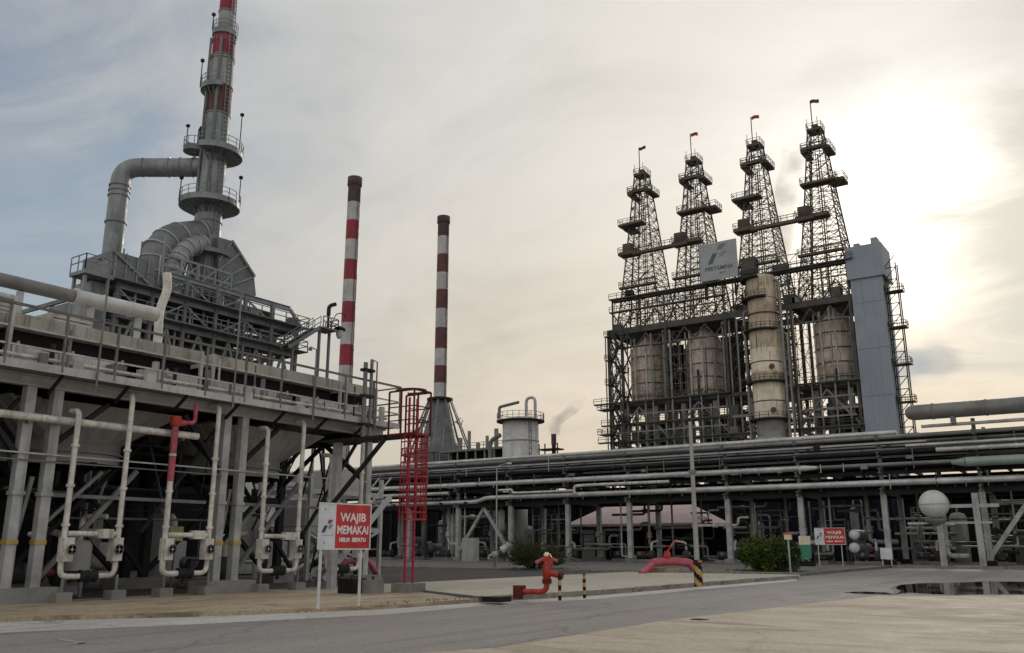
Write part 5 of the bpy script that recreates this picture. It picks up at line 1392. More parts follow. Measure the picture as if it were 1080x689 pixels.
o = rackpipe('short greenish thick pipe with a tapered end at the right of the rack', -10.8, 18, RY0 - 1.5, 9.15, .43, 'pipe_green')
MB().tube((-10.8, RY0 - 1.5, 9.15), (-12.0, RY0 - 1.3, 9.15), .43, .2, n=14).build('reducer', 'pipe_green', o)
o = MB().path([(-51.5, RY0 - 1.05, 7.65), (-51.9, RY0 - 1.05, 7.75), (-51.9, RY0 - 1.05, 8.55), (-50.4, RY0 - 1.05, 8.6), (-40, RY0 - 1.05, 8.6)], .17, 10, .35).build('pipe', 'pipe_white', label='white branch pipe with a small square bend left of the pink roof', cat='pipe')
o = MB().path([(-62.6, RY0 - 1.05, 8.45), (-60.6, RY0 - 1.05, 8.45), (-60.6, RY0 - 1.05, 8.05), (-52, RY0 - 1.05, 8.05)], .13, 10, .25).build('pipe', 'pipe_white', label='thin white pipe with a step on the lower tier behind the slim lamp post', cat='pipe')
r2 = random.Random(5)
for k in range(30):
    y = RY0 - .6 + (k % 15) * .54
    tier = 9.9 + (k // 15) * 1.35 if k < 30 else 0
    r = r2.choice((.1, .13, .16, .2, .24))
    x0 = -128 if r2.random() < .7 else r2.uniform(-90, -40); x1 = 18 if r2.random() < .75 else r2.uniform(-40, -10)
    rackpipe('thin pipe in the crowded upper tiers of the long pipe rack', x0, x1, y, tier + r2.uniform(.15, .8), r, r2.choice(('dark_and_shaded_pipe', 'light_steel', 'pipe_lagging', 'grey_steel', 'dark_and_shaded_steel') if k % 15 < 4 else ('dark_and_shaded_pipe', 'dark_and_shaded_steel', 'dark_and_shaded_pipe', 'grey_steel')), 'thin pipes in the upper tiers of the pipe rack')
for k in range(22):
    y = RY0 + .2 + (k % 11) * .66
    r = r2.choice((.14, .2, .26, .3)); z = (7.15 if k < 11 else 8.98) + r
    rackpipe('dull pipe packed in the lower tiers of the long pipe rack', -128, 18, y, z, r, r2.choice(('dark_and_shaded_pipe', 'pipe_lagging', 'dark_and_shaded_steel', 'dark_and_shaded_pipe')), 'dull pipes in the lower tiers of the pipe rack')
# valves and drop lines hanging off the rack
for k in range(34):
    x = -88 + k * 3.05 + r2.uniform(-.9, .9)
    if any(abs(x - c) < .9 for c in RX): x += 1.4
    zt = r2.choice((7.3, 8.9, 9.0)); y = RY0 + r2.uniform(.6, 6.5); r = r2.choice((.09, .12, .16, .22))
    zb = r2.uniform(.6, 2.2)
    m = r2.choice(('pipe_lagging', 'pipe_white', 'grey_steel', 'pipe_lagging'))
    o = MB().path([(x, y, zt), (x, y, zb), (x + r2.choice((-1.8, 1.8, 2.6)), y + .1, zb)], r, 8, r * 2.5).build('drop_pipe', m, label='drop pipe running down from the pipe rack into the dark machinery', cat='pipe', group='drop pipes below the pipe rack')
    MB().lathe((x, y, zb + 1.2), [(r, -.3), (r * 2, -.28), (r * 2, -.2), (r * 1.5, 0), (r * 2, .2), (r * 2, .28), (r, .3)], 10).build('valve', m, o)

# ------------------------------------------------------------------ machinery under and behind the rack
def pump(lb, x, y, rz=0, grp='pumps among the machinery', m='dark_and_shaded_pipe', base=.06):  # pump bodies coloured dark to paint in the surrounding gloom
    t = thing('pump', lb, 'pump', (x, y, base), grp)
    MB().box(x - 1.3, y - .45, base, x + 1.3, y + .45, base + .3).build('base', 'old_concrete', t)
    mo = MB().tube((x - 1.1, y, base + .8), (x + .1, y, base + .8), .36, n=14).build('motor', m, t)
    MB().box(x - .7, y - .5, base + .75, x - .4, y - .3, base + 1.1).build('terminal_box', 'grey_steel', mo)
    MB().tube((x + .1, y, base + .8), (x + .55, y, base + .8), .14, n=10).build('coupling', 'red_faded', t)
    MB().lathe((x + .8, y, base + .8), [(.2, -.25), (.5, -.18), (.5, .18), (.2, .25)], 14, axis='x').build('casing', m, t)
    MB().path([(x + .8, y, base + 1.2), (x + .8, y, base + 2.1), (x + .8, y + 1.2, base + 2.3)], .13, 8, .3).build('outlet_pipe', 'pipe_white', t)
    t.rotation_euler[2] = 0
    return t
def exchanger(lb, x, y, z, ln, r, m, grp='heat exchangers under the pipe rack'):
    t = thing('heat_exchanger', lb, 'heat exchanger', (x, y, 0), grp)
    MB().tube((x, y - ln / 2, z), (x, y + ln / 2, z), r, n=18).build('shell', m, t)
    MB().lathe((x, y - ln / 2, z), [(r, 0), (r + .1, 0), (r + .1, -.14), (r, -.14), (r, -.35), (r * .7, -.5), (0, -.58)], 18, axis='y').build('channel_head', m, t)
    for yy in (y - ln * .3, y + ln * .3): MB().box(x - r * .8, yy - .2, .05, x + r * .8, yy + .2, z - r * .7).build('saddle', 'old_concrete', t)
    return t
px_ = random.Random(21)
ORD = 'first second third fourth fifth sixth seventh eighth ninth tenth eleventh twelfth thirteenth fourteenth fifteenth sixteenth seventeenth eighteenth nineteenth twentieth'.split()
NV = NE = 0
plumps = ('pipe_lagging', 'dark_and_shaded_pipe', 'grey_steel', 'cabinet_grey')
p0 = pump('first from the left in the row of grey pumps under the pipe rack', -84, 92.5, grp='pumps under the pipe rack')
for k in range(1, 20):
    q = dup(p0, label=ORD[k] + ' from the left in the row of grey pumps under the pipe rack', delta=(k * 4.9 + px_.uniform(-.8, .8), px_.uniform(-.5, 3.5), 0), rotz=px_.uniform(-.4, .4) + (math.pi / 2 if k % 3 == 0 else 0))
for k in range(14):
    x = -88 + k * 6.6 + px_.uniform(-1, 1)
    if -63 < x < -38 or -25 < x < -16: continue
    NE += 1; exchanger(ORD[NE - 1] + ' from the left of the horizontal heat exchangers behind the pipe rack', x, 103, px_.choice((1.6, 2.4, 3.6)), 5, px_.choice((.6, .8, 1.0)), px_.choice(('pipe_lagging', 'dark_and_shaded_pipe', 'grey_steel')), 'heat exchangers behind the pipe rack')
for k in range(18):
    x = -92 + k * 5.6 + px_.uniform(-1.2, 1.2); r = px_.choice((.5, .7, .9)); h = px_.uniform(3.5, 6.2); y = px_.uniform(105, 108)
    if -64 < x < -38: continue
    NV += 1; t = thing('process_vessel', ORD[NV - 1] + ' from the left of the upright vessels in the dark behind the rack', 'vessel', (x, y, 0), 'upright vessels behind the pipe rack')
    MB().lathe((x, y, 0), [(r, .9), (r, h), (r * .7, h + r * .5), (0, h + r * .65)], 16).build('shell', px_.choice(('pipe_lagging', 'grey_steel', 'dark_and_shaded_pipe')), t)
    MB().tube((x, y, 0), (x, y, .95), r * .95, r, n=16).build('skirt', 'old_concrete', t)
    MB().path([(x, y, h + r * .6), (x, y, h + 1.2), (x + r * 1.8, y, h + 1.2), (x + r * 1.8, y, 1)], .12, 8, .4).build('side_pipe', 'pipe_lagging', t)
r3 = random.Random(8)
for k in range(70):                        # short pale and dull pipe runs crossing the gloom under the rack
    x = r3.uniform(-84, 6); y = r3.uniform(91.2, 102); z = r3.uniform(1.2, 6.2); ln = r3.uniform(1.5, 7); r = r3.choice((.07, .1, .14, .2))
    if -62 < x < -40 and y > 98: y = 96
    up_ = r3.choice((-1.2, .8, 1.5, -2)); m = r3.choice(('pipe_lagging', 'pipe_white', 'grey_steel', 'dark_and_shaded_pipe', 'light_steel', 'dark_and_shaded_pipe'))
    o = MB().path([(x, y, z), (x + ln, y, z), (x + ln, y, max(.4, z + up_)), (x + ln + 1, y + .4, max(.4, z + up_))], r, 8, r * 2.5).build('pipe', m, label='short bent pipe among the machinery beneath the long pipe rack', cat='pipe', group='short pipes beneath the pipe rack')
    if k % 2: MB().lathe((x + ln * .5, y, z), [(r, -.25), (r * 1.9, -.22), (r * 1.9, -.14), (r * 1.4, 0), (r * 1.9, .14), (r * 1.9, .22), (r, .25)], 10, axis='x').build('valve', m, o)
for k in range(9):
    x = -82 + k * 9.2 + r3.uniform(-2, 2); y = r3.uniform(99, 101); z = r3.choice((3.4, 4.6))
    if -62 < x + 2 and x < -39: continue
    t = thing('equipment_frame', 'low steel platform carrying pipes in the dark behind the pipe rack', 'steel frame', (x, y, 0), 'small platforms behind the pipe rack')
    for dx in (0, 2.8):
        for dy in (0, 1.4): mem(t, 'column', (x + dx, y + dy, 0), (x + dx, y + dy, z + 1.1), .14, .14, 'grey_steel')
    MB().box(x - .1, y - .1, z, x + 2.9, y + 1.5, z + .1).build('deck', 'grey_steel', t)
    for h in (.6, 1.1): mem(t, 'rail', (x, y, z + h), (x + 2.8, y, z + h), .06, .06, 'light_steel')
    mem(t, 'brace', (x, y, .3), (x + 2.8, y, z), .1, .1, 'grey_steel')
# added near-black sheds standing in for deep shade behind the machinery
def shed(lb, x0, x1, y0, y1, h, m, door=None):
    t = thing('shade_shed', lb, 'shed', ((x0 + x1) / 2, y0, 0))
    n = max(2, int((x1 - x0) / 2.4)); wd = (x1 - x0) / n
    for k in range(n):
        MB().box(x0 + k * wd + .02, y0 - .06 * (k % 2), .05, x0 + (k + 1) * wd - .02, y0 + .12, h).build('wall_panel', m, t)
    MB().box(x0, y0 + .12, .05, x1, y1, h - .1).build('shell', m, t)
    MB().box(x0 - .4, y0 - .7, h, x1 + .4, y1 + .4, h + .3).build('roof', 'dark_and_shaded_steel', t)
    for k in range(n + 1): mem(t, 'post', (x0 + k * wd, y0 - .3, .05), (x0 + k * wd, y0 - .3, h), .22, .22, 'dark_and_shaded_steel')
shed('long near-black shed added as shade behind the left half of the pipe rack', -135, -66, 112, 124, 8.2, 'shade_black')
shed('near-black shed added as shade behind the pink roofed shelter', -65.5, -38, 114, 124, 8.0, 'shade_black')
shed('blue-black shed added as shade behind the rack left of the small red sign', -37.4, -21.5, 110, 122, 8.0, 'shade_blue')
shed('near-black shed added as shade at the right behind the white round drum', -21, -5.5, 113, 124, 7.2, 'shade_black')
t = thing('shade_shed', 'near-black panelled backing added as shade under the air cooler', 'shed', (-47, 8, 0))  # added dark backing for the gloom under the cooler
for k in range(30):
    MB().box(-46.1 - .05 * (k % 2), -12 + k * 1.3, .05, -45.9, -10.72 + k * 1.3, 6.6).build('wall_panel', 'shade_black', t)
MB().box(-49, -12, .05, -46.15, 26.9, 6.5).build('shell', 'shade_black', t)
MB().box(-49.4, -12.3, 6.6, -45.5, 27.2, 6.85).build('roof', 'dark_and_shaded_steel', t)
t = thing('shade_shed', 'long low near-black backing added as shade beneath the heater', 'shed', (-60, 45, 0))  # another added dark backing, for the gloom beneath the heater
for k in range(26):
    MB().box(-60 - .05 * (k % 2), 27.5 + k * 1.2, .05, -59.8, 28.68 + k * 1.2, 7.6).build('wall_panel', 'shade_black', t)
MB().box(-63.5, 27.4, .05, -60.06, 58.8, 7.5).build('shell', 'shade_black', t)
MB().box(-63.9, 27.2, 7.6, -59.4, 59, 7.85).build('roof', 'dark_and_shaded_steel', t)
# equipment below the air cooler
p0 = pump('first pump from the left edge in the shade beneath the air cooler', -33, 10.6, grp='pumps beneath the air cooler', base=.01)
for k, (x, y) in enumerate(((-38, 14), (-32.2, 17.2), (-36.5, 20.5), (-43.2, 22), (-33.5, 25.5), (-37.2, 28.2), (-43, 32), (-46, 38))):
    dup(p0, (x + 33, y - 10.6, 0), ORD[k + 1] + ' pump from the left edge in the shade beneath the air cooler', rotz=[.2, 1.57, -.3, 1.4, .1, 1.57, .3, 1.2][k])
for k in range(14):
    y = 9 + k * 2.7 + px_.uniform(-.4, .4); x = px_.choice((-37.6, -41.5, -43, -44.4)); r = px_.choice((.1, .14, .2))
    o = MB().path([(x, y, 6.2), (x, y, .9), (x + 1.6, y, .9)], r, 8, .4).build('drop_pipe', px_.choice(('pipe_lagging', 'grey_steel', 'pipe_white')), label='drop pipe in the shade beneath or behind the air cooler', cat='pipe', group='drop pipes beneath the air cooler')
for k, (lb, x, y, r, z0, z1, m) in enumerate((('white ribbed drum on its stand between the first two fire water pipes', -30.6, 17.7, .42, .9, 1.75, 'cabinet_grey'), ('pale upright tank behind the red topped fire water pipe', -37.0, 25.2, .75, .4, 2.9, 'cabinet_grey'), ('pale small vessel behind the second pair of cooler columns', -40.6, 33.5, .8, 1.0, 3.4, 'cabinet_grey'), ('squat pale drum in the gloom behind the first fire water pipes', -44, 25.5, .9, .6, 2.2, 'pipe_lagging'))):
    t = thing('drum_vessel', lb, 'vessel', (x, y, 0))
    MB().lathe((x, y, 0), [(r, z0), (r, z1), (r * .75, z1 + r * .4), (0, z1 + r * .5)], 18).build('shell', m, t)
    for a in range(3):
        an = a * 2.1; mem(t, 'leg', (x + r * .8 * math.cos(an), y + r * .8 * math.sin(an), 0), (x + r * .8 * math.cos(an), y + r * .8 * math.sin(an), z0 + .2), .1, .1, 'grey_steel')
    MB().path([(x, y, z1 + r * .4), (x, y, z1 + 1.0), (x + 1.0, y + .3, z1 + 1.0)], .09, 8, .25).build('outlet_pipe', 'pipe_white', t)
# white frames, stairs and clutter further along the cooler
def frame(lb, x0, x1, y0, y1, zs, m):
    t = thing('equipment_frame', lb, 'steel frame', ((x0 + x1) / 2, (y0 + y1) / 2, 0))
    for x in (x0, x1):
        for y in (y0, y1): mem(t, 'column', (x, y, 0), (x, y, zs[-1] + .9), .2, .2, m)
    for z in zs:
        for p, q in (((x0, y0), (x0, y1)), ((x1, y0), (x1, y1)), ((x0, y0), (x1, y0)), ((x0, y1), (x1, y1))): mem(t, 'beam', (*p, z), (*q, z), .16, .24, m)
        for y in (y0, y1): pass
    MB().box(x0, y0, zs[0] + .12, x1, y1, zs[0] + .18).build('deck', 'grey_steel', t)
    mem(t, 'brace', (x1, y0, .3), (x1, y1, zs[0]), .14, .14, m); mem(t, 'brace', (x1, y1, .3), (x1, y0, zs[0]), .14, .14, m)
    return t
f1 = frame('pale steel equipment frame seen between the fire water pipes left of the sign', -39.5, -35.5, 33, 38.5, (2.6, 4.6), 'light_steel')
MB().box(-38.8, 33.6, 2.8, -36.4, 35.4, 4.2).build('equipment_box', 'cabinet_grey', f1)
MB().box(-38.8, 36.2, 4.75, -36.6, 37.8, 6.0).build('equipment_box', 'cabinet_grey', f1)
f2 = frame('grey steel frame holding a pale box behind the fire water pipes', -48, -43, 39, 45, (3.0, 5.6), 'light_steel')
MB().box(-47, 40, 3.2, -44, 43, 5.0).build('equipment_box', 'pale_panel', f2)
f3 = frame('darker equipment frame behind the right end of the air cooler', -52, -46.5, 42, 46.5, (3.2, 6.0), 'grey_steel')
MB().box(-51, 42.6, 3.4, -47.5, 45.6, 5.2).build('equipment_box', 'pipe_lagging', f3)
f4 = frame('tall grey equipment frame beyond the air cooler end, behind the red ladder', -60, -54, 48.5, 53, (3.5, 6.5), 'grey_steel')
MB().box(-59, 49, 3.8, -55, 52, 6.0).build('equipment_block', 'shade_black', f4)
pa, pb = V3((-33.4, 31.8, .1)), V3((-33.4, 36.5, 4.4))
t = thing('stairway', 'pale steel stairway rising in the gap left of the red and white sign', 'stairs', pa)
for dx in (-.45, .45):
    mem(t, 'stringer', pa + V3((dx, 0, 0)), pb + V3((dx, 0, 0)), .1, .3, 'light_steel'); mem(t, 'handrail', pa + V3((dx, 0, 1)), pb + V3((dx, 0, 1)), .06, .06, 'light_steel')
for k in range(15):
    p = pa.lerp(pb, (k + .5) / 15); MB().box(p.x - .42, p.y - .12, p.z - .02, p.x + .42, p.y + .12, p.z + .02).build('tread', 'grey_steel', t)
for k, (x, y, z, s) in enumerate(((-46, 37, 0, 1.4), (-52, 36, 0, 1.6), (-43.6, 19, 0, 1.5), (-50, 30, 0, 1.2), (-44, 16, 0, 1.1), (-55, 48, 0, 1.8))):
    t = thing('control_cabinet', ['grey cabinet behind the equipment frames', 'tall cabinet before the dark building', 'cabinet deep under the air cooler', 'narrow cabinet deep in the plant', 'low cabinet behind the first columns', 'wide cabinet beneath the heater'][k], 'cabinet', (x, y, 0))
    MB().box(x - s / 2, y - s * .6, .1, x + s / 2, y + s * .6, 1.6 + .3 * s).build('housing', 'cabinet_grey', t)
    MB().box(x + s / 2, y - s * .5, .25, x + s / 2 + .03, y - .02, 1.5 + .3 * s).box(x + s / 2, y + .02, .25, x + s / 2 + .03, y + s * .5, 1.5 + .3 * s).build('door', 'cabinet_grey', t)

# ------------------------------------------------------------------ things standing in front of the rack
# pink roofed shelter
sx0, sx1, sy0, sy1 = -60.6, -41.2, 101.5, 110.5
t = thing('shelter', 'open shelter with a pinkish hipped roof behind the pipe rack legs', 'shelter', ((sx0 + sx1) / 2, sy0, 0))
ez, rz = 4.55, 7.0
vs = [(sx0, sy0, ez), (sx1, sy0, ez), (sx1, sy1, ez), (sx0, sy1, ez), (sx0 + 3.6, (sy0 + sy1) / 2, rz), (sx1 - 3.6, (sy0 + sy1) / 2, rz)]
for nm, f in (('roof_slope', (0, 1, 5, 4)), ('roof_slope', (1, 2, 5)), ('roof_slope', (2, 3, 4, 5)), ('roof_slope', (3, 0, 4))):
    P_ = [V3(vs[i]) for i in f]; n_ = len(P_); Q_ = [p - V3((0, 0, .12)) for p in P_]
    MB().add(P_ + Q_, [tuple(range(n_)), tuple(range(2 * n_ - 1, n_ - 1, -1))] + [(k, n_ + k, n_ + (k + 1) % n_, (k + 1) % n_) for k in range(n_)]).build(nm, 'pink_roof', t)
MB().box(sx0, sy0 - .08, ez - .3, sx1, sy0 - .01, ez - .04).build('fascia', 'pink_roof', t)
k = 0
x = sx0 + .6
while x < sx1:
    mem(t, 'post', (x, sy0 + .4, 0), (x, sy0 + .4, ez - .1), .22, .22, 'rust_red' if k % 2 else 'grey_steel'); x += 3.6; k += 1
MB().box(sx0 + 1, sy0 + 2.4, .05, sx0 + 4.5, sy0 + 2.6, 3.9).build('wall_panel', 'cabinet_grey', t)
MB().box(sx0 + .5, sy1 - 1, .05, sx1 - .5, sy1 - .8, 4.3).build('back_wall', 'shade_black', t)
# white round drum (right)
dc = onY(985, 532, 88.5)
t = thing('white_sphere', 'white spherical vessel on legs under the right part of the rack', 'vessel', (dc.x, 88.5, 0))
MB().lathe((dc.x, 88.5, dc.z), [(1.28 * math.sin(math.pi * k / 16), -1.28 * math.cos(math.pi * k / 16)) for k in range(17)], 32).build('shell', 'white_paint', t)
MB().lathe((dc.x, 88.5, dc.z), [(1.27, -.04), (1.3, -.04), (1.3, .04), (1.27, .04)], 32).build('girth_band', 'light_steel', t)
MB().lathe((dc.x, 88.5, dc.z - 1.75), [(.45, -.1), (.9, .25), (.95, .45), (.6, .45)], 20).build('cradle', 'grey_steel', t)
mem(t, 'leg', (dc.x + .3, 88.5, 0), (dc.x + .3, 88.5, dc.z - 1.6), .5, .5, 'fireproofing')
mem(t, 'tie_beam', (dc.x - 2.4, 88.6, 3.8), (dc.x + 4.5, 88.6, 3.8), .16, .2, 'light_steel')
mem(t, 'tie_beam', (dc.x + 1.2, 88.6, dc.z - .2), (dc.x + 5.2, 88.6, dc.z - .2), .2, .3, 'light_steel')
for dx in (3.4,): mem(t, 'leg', (dc.x + dx, 88.6, 0), (dc.x + dx, 88.6, dc.z + .9), .5, .5, 'fireproofing')
# pair of round white exchanger heads
for py, lb in ((564, 'upper round white exchanger head beside the small red sign'), (578, 'lower round white exchanger head beside the small red sign')):
    p = onY(901, py, 91.5)
    t = thing('heat_exchanger', lb, 'heat exchanger', (p.x, 91.5, 0))
    MB().lathe((p.x, 91.5, p.z), [(0, -.28), (.35, -.24), (.5, -.05), (.5, .2)], 20, axis='y').build('end_cover', 'sign_white', t)
    MB().tube((p.x, 91.7, p.z), (p.x, 97, p.z), .5, n=16).build('shell', 'pipe_lagging', t)
    MB().box(p.x - .35, 94, .05, p.x + .35, 94.5, p.z - .35).build('saddle', 'old_concrete', t)
# upright pale cylinder and white column left of the big bush
for (px, y0, y1, wd, Y, m, lb) in ((548, 534, 592, 17, 99, 'cabinet_grey', 'thick pale upright cylinder behind the spiky bush'), (529, 538, 560, 7, 92, 'pipe_white', 'slender white cylinder hung beside the slim lamp post'), (478, 542, 585, 5, 93, 'pipe_white', 'thin white column left of the grey cabinet'), (448, 540, 585, 6, 94, 'pipe_lagging', 'grey upright pipe drum right of the red ladder')):
    a, c = onY(px, y0, Y), onY(px, y1, Y); r = wd / F_PX * math.hypot(a.x, Y) / 2
    t = thing('process_vessel', lb, 'vessel', (a.x, Y, 0))
    MB().lathe((a.x, Y, 0), [(0, max(.1, c.z)), (r, max(.1, c.z) + .05), (r, a.z - .2), (r * .6, a.z + .1), (0, a.z + .15)], 18).build('shell', m, t)
    MB().tube((a.x, Y, 0), (a.x, Y, max(.12, c.z + .1)), r * .6, n=10).build('support', 'grey_steel', t)
    MB().tube((a.x, Y, a.z), (a.x, Y, 7.0), r * .25, n=8).build('top_pipe', m, t)
# grey cabinet
p = onZ(494, 592, .06)
Y = 84.0; a, c = onY(487, 590, Y), onY(500, 567.5, Y)
t = thing('control_cabinet', 'pale grey upright cabinet in front of the rack legs near the slim lamp post', 'cabinet', ((a.x + c.x) / 2, Y, 0))
MB().box(a.x, Y, .06, c.x, Y + 1, c.z).build('housing', 'cabinet_grey', t)
MB().box(a.x + .06, Y - .04, .25, (a.x + c.x) / 2 - .02, Y - .003, c.z - .1).build('door', 'cabinet_grey', t)
MB().box((a.x + c.x) / 2 + .02, Y - .04, .25, c.x - .06, Y - .003, c.z - .1).build('door', 'cabinet_grey', t)
# white standpipe elbow by the lamp post
p = onZ(522, 599, 0)
t = thing('standpipe', 'white bent standpipe with valve at the foot of the slim lamp post', 'hydrant', p)
MB().path([(p.x, p.y, 0), (p.x, p.y, .9), (p.x + .15, p.y + .1, 1.2), (p.x + .9, p.y + .6, 1.75)], .14, 10, .2).build('pipe', 'grey_steel', t)
MB().tube((p.x + .45, p.y + .3, 1.4), (p.x + 1.0, p.y + .67, 1.8), .3, n=12).build('outlet', 'white_paint', t)
MB().lathe((p.x, p.y, 1.1), [(.18, -.25), (.3, -.1), (.3, .1), (.18, .25)], 12).build('valve', 'cabinet_grey', t)
MB().path([(p.x, p.y, 1.0), (p.x - .4, p.y - .2, 1.05), (p.x - .5, p.y - .25, .7)], .12, 8, .2).build('side_outlet', 'cabinet_grey', t)
# slim lamp post
p = onZ(523.5, 598, 0); zt = onY(523, 492, p.y).z
t = thing('street_lamp', 'slim pale lamp post with a small arm left of the spiky bush', 'lamp post', p)
MB().tube((p.x, p.y, 0), (p.x, p.y, zt), .085, .05, n=10).build('pole', 'cabinet_grey', t)
MB().path([(p.x, p.y, zt - .4), (p.x, p.y, zt), (p.x + 1.0, p.y + .25, zt + .25)], .04, 8, .35).build('arm', 'cabinet_grey', t)
l = MB().lathe((0, 0, 0), [(.05, .12), (.24, .06), (.26, -.04), (.0, -.1)], 12).build('lamp_head', 'lamp_glass', t); l.location = V3((1.15, .3, zt + .2)) - V3((0, 0, 0)); l.location -= V3((0, 0, 0))
l.data.transform(Matrix.Translation(p))
# tall pole in the middle
p = onZ(735.5, 600, 0); zt = onY(733, 445, p.y).z
t = thing('flood_pole', 'tall plain grey pole rising before the rack beside the striped bollard', 'pole', p)
MB().tube((p.x, p.y, 0), (p.x, p.y, zt), .22, .14, n=12).build('shaft', 'cabinet_grey', t)
MB().tube((p.x, p.y, 0), (p.x, p.y, .3), .38, n=12).build('base', 'old_concrete', t)
MB().box(p.x - .25, p.y - .25, zt * .64, p.x + .25, p.y + .25, zt * .64 + .3).build('junction_box', 'grey_steel', t)
mem(t, 'cross_arm', (p.x - .5, p.y, zt - .3), (p.x + .5, p.y, zt - .3), .1, .1, 'grey_steel')

# ------------------------------------------------------------------ signs
def panel_sign(name, lb, pl, pr, zb, zt, lines, emb=True, rotfull=False):
    pl, pr = V3(pl), V3(pr)
    ux = (pr - pl); wd = ux.length; ux = ux / wd; un = V3((ux.y, -ux.x, 0)); uz = V3((0, 0, 1))
    t = thing(name, lb, 'sign', (pl + pr) / 2)
    rot = Matrix((ux, uz, un)).transposed()
    for f in (.07, .86):
        q = pl + ux * (wd * f) - un * .06
        mem(t, 'post', q, q + V3((0, 0, zt - .08)), .06, .06, 'white_paint')
    def slab(nm, u0, u1, v0, v1, d0, d1, m):
        P_ = [pl + ux * u + uz * v + un * d for d in (d0, d1) for u, v in ((u0, v0), (u1, v0), (u1, v1), (u0, v1))]
        return MB().add(P_, [(3, 2, 1, 0), (4, 5, 6, 7), (0, 1, 5, 4), (1, 2, 6, 5), (2, 3, 7, 6), (3, 0, 4, 7)]).build(nm, m, t)
    sp_ = wd * .31
    slab('white_panel', 0, sp_ - .002, zb, zt, -.02, 0, 'sign_white'); slab('red_panel', sp_ + .002, wd, zb, zt, -.02, .002, 'sign_red')
    for u0, u1, v0, v1 in ((0, wd, zt, zt + .04), (0, wd, zb - .04, zb), (-.04, -.001, zb - .04, zt + .04), (wd + .001, wd + .04, zb - .04, zt + .04)):
        slab('frame_bar', u0, u1, v0, v1, -.025, .012, 'white_paint')
    for u in (.10, .89):
        for v in (.12, .88):
            c_ = pl + ux * (wd * u) + uz * (zb + (zt - zb) * v)
            MB().tube(c_, c_ + un * .014, .018, n=8).build('bolt', 'soot', t)
    h = zt - zb
    for s_, fy, sz, sq in lines:
        lettering(t, s_, pl + ux * ((sp_ + wd) / 2) + uz * (zb + h * fy) + un * .006, h * sz, 'sign_print', rot, squeeze=sq, ext=.002, bold=h * .006)
    emblem(t, pl + ux * (sp_ * .14) + uz * (zb + h * .36) + un * .0, ux, uz, un, sp_ * .36)
    slab('underline', sp_ * .12, sp_ * .9, zb + h * .285, zb + h * .30, 0.0, .004, 'cabinet_grey')
    return t
pl = onZ(334, 643, 0)
dl_ = (onZ(386, 639.5, 0) - onZ(337, 642.5, 0)).normalized()
pl = onZ(332.5, 642.5, 0); wdt = 1.83
pr = pl + dl_ * wdt
zb_, zt_ = 1.66, 2.92
panel_sign('warning_sign', 'large red and white warning sign on two white posts by the road', pl, pr, zb_, zt_, (('WAJIB', .70, .27, 1.0), ('MEMAKAI', .41, .27, .80), ('HELM  SEPATU', .19, .125, .95)))
pl = onZ(862, 600, .06); pl = V3((pl.x, 84.5, .06)); a = onY(862.5, 600, 84.5); c = onY(894, 600, 84.5)
panel_sign('warning_sign', 'small distant red and white warning sign in front of the rack', (a.x, 84.5, .02), (c.x, 84.5, .02), onY(870, 574.5, 84.5).z, onY(870, 557.5, 84.5).z, (('WAJIB', .72, .26, 1.25), ('MEMAKAI', .43, .26, 1.0), ('HELM  SEPATU', .18, .13, 1.2)))
a, c, d = onY(928, 578, 86.6), onY(941.5, 590, 86.6), onY(930, 600, 86.6)
t = thing('notice_board', 'small blank white notice board beside a rack leg', 'notice board', ((a.x + c.x) / 2, 86.6, 0))
MB().box(a.x, 86.55, c.z, c.x, 86.62, a.z).build('board', 'sign_white', t)
for x in (a.x + .12, c.x - .12): mem(t, 'post', (x, 86.67, 0), (x, 86.67, a.z - .05), .07, .07, 'white_paint')
a, c = onY(842, 565.5, 80), onY(856, 589, 80)
t = thing('notice_board', 'green notice board with a cream top behind the round bush', 'notice board', ((a.x + c.x) / 2, 80, 0))
MB().box(a.x, 80, c.z, c.x, 80.1, a.z - .75).build('green_panel', 'green_panel', t)
MB().box(a.x, 80, a.z - .745, c.x, 80.1, a.z).build('cream_panel', 'column_clean', t)
for x in (a.x + .25, c.x - .25): mem(t, 'leg', (x, 80.05, -.1), (x, 80.05, c.z), .16, .16, 'grey_steel')
MB().box(a.x - .2, 79.8, -.1, c.x + .2, 80.4, .5).build('plinth', 'black_paint', t)
p = onZ(834, 605.5, 0); zt = onY(834, 563.5, p.y).z
t = thing('marker_post', 'pale marker post with an orange and cream head beside the round bush', 'marker post', p)
mem(t, 'post', p, (p.x, p.y, zt), .09, .09, 'cabinet_grey')
MB().box(p.x - .22, p.y - .12, zt - .35, p.x + .22, p.y + .12, zt - .02).build('head', 'column_clean', t)
MB().box(p.x - .26, p.y - .15, zt - .02, p.x + .26, p.y + .15, zt + .1).build('cap', 'orange_paint', t)

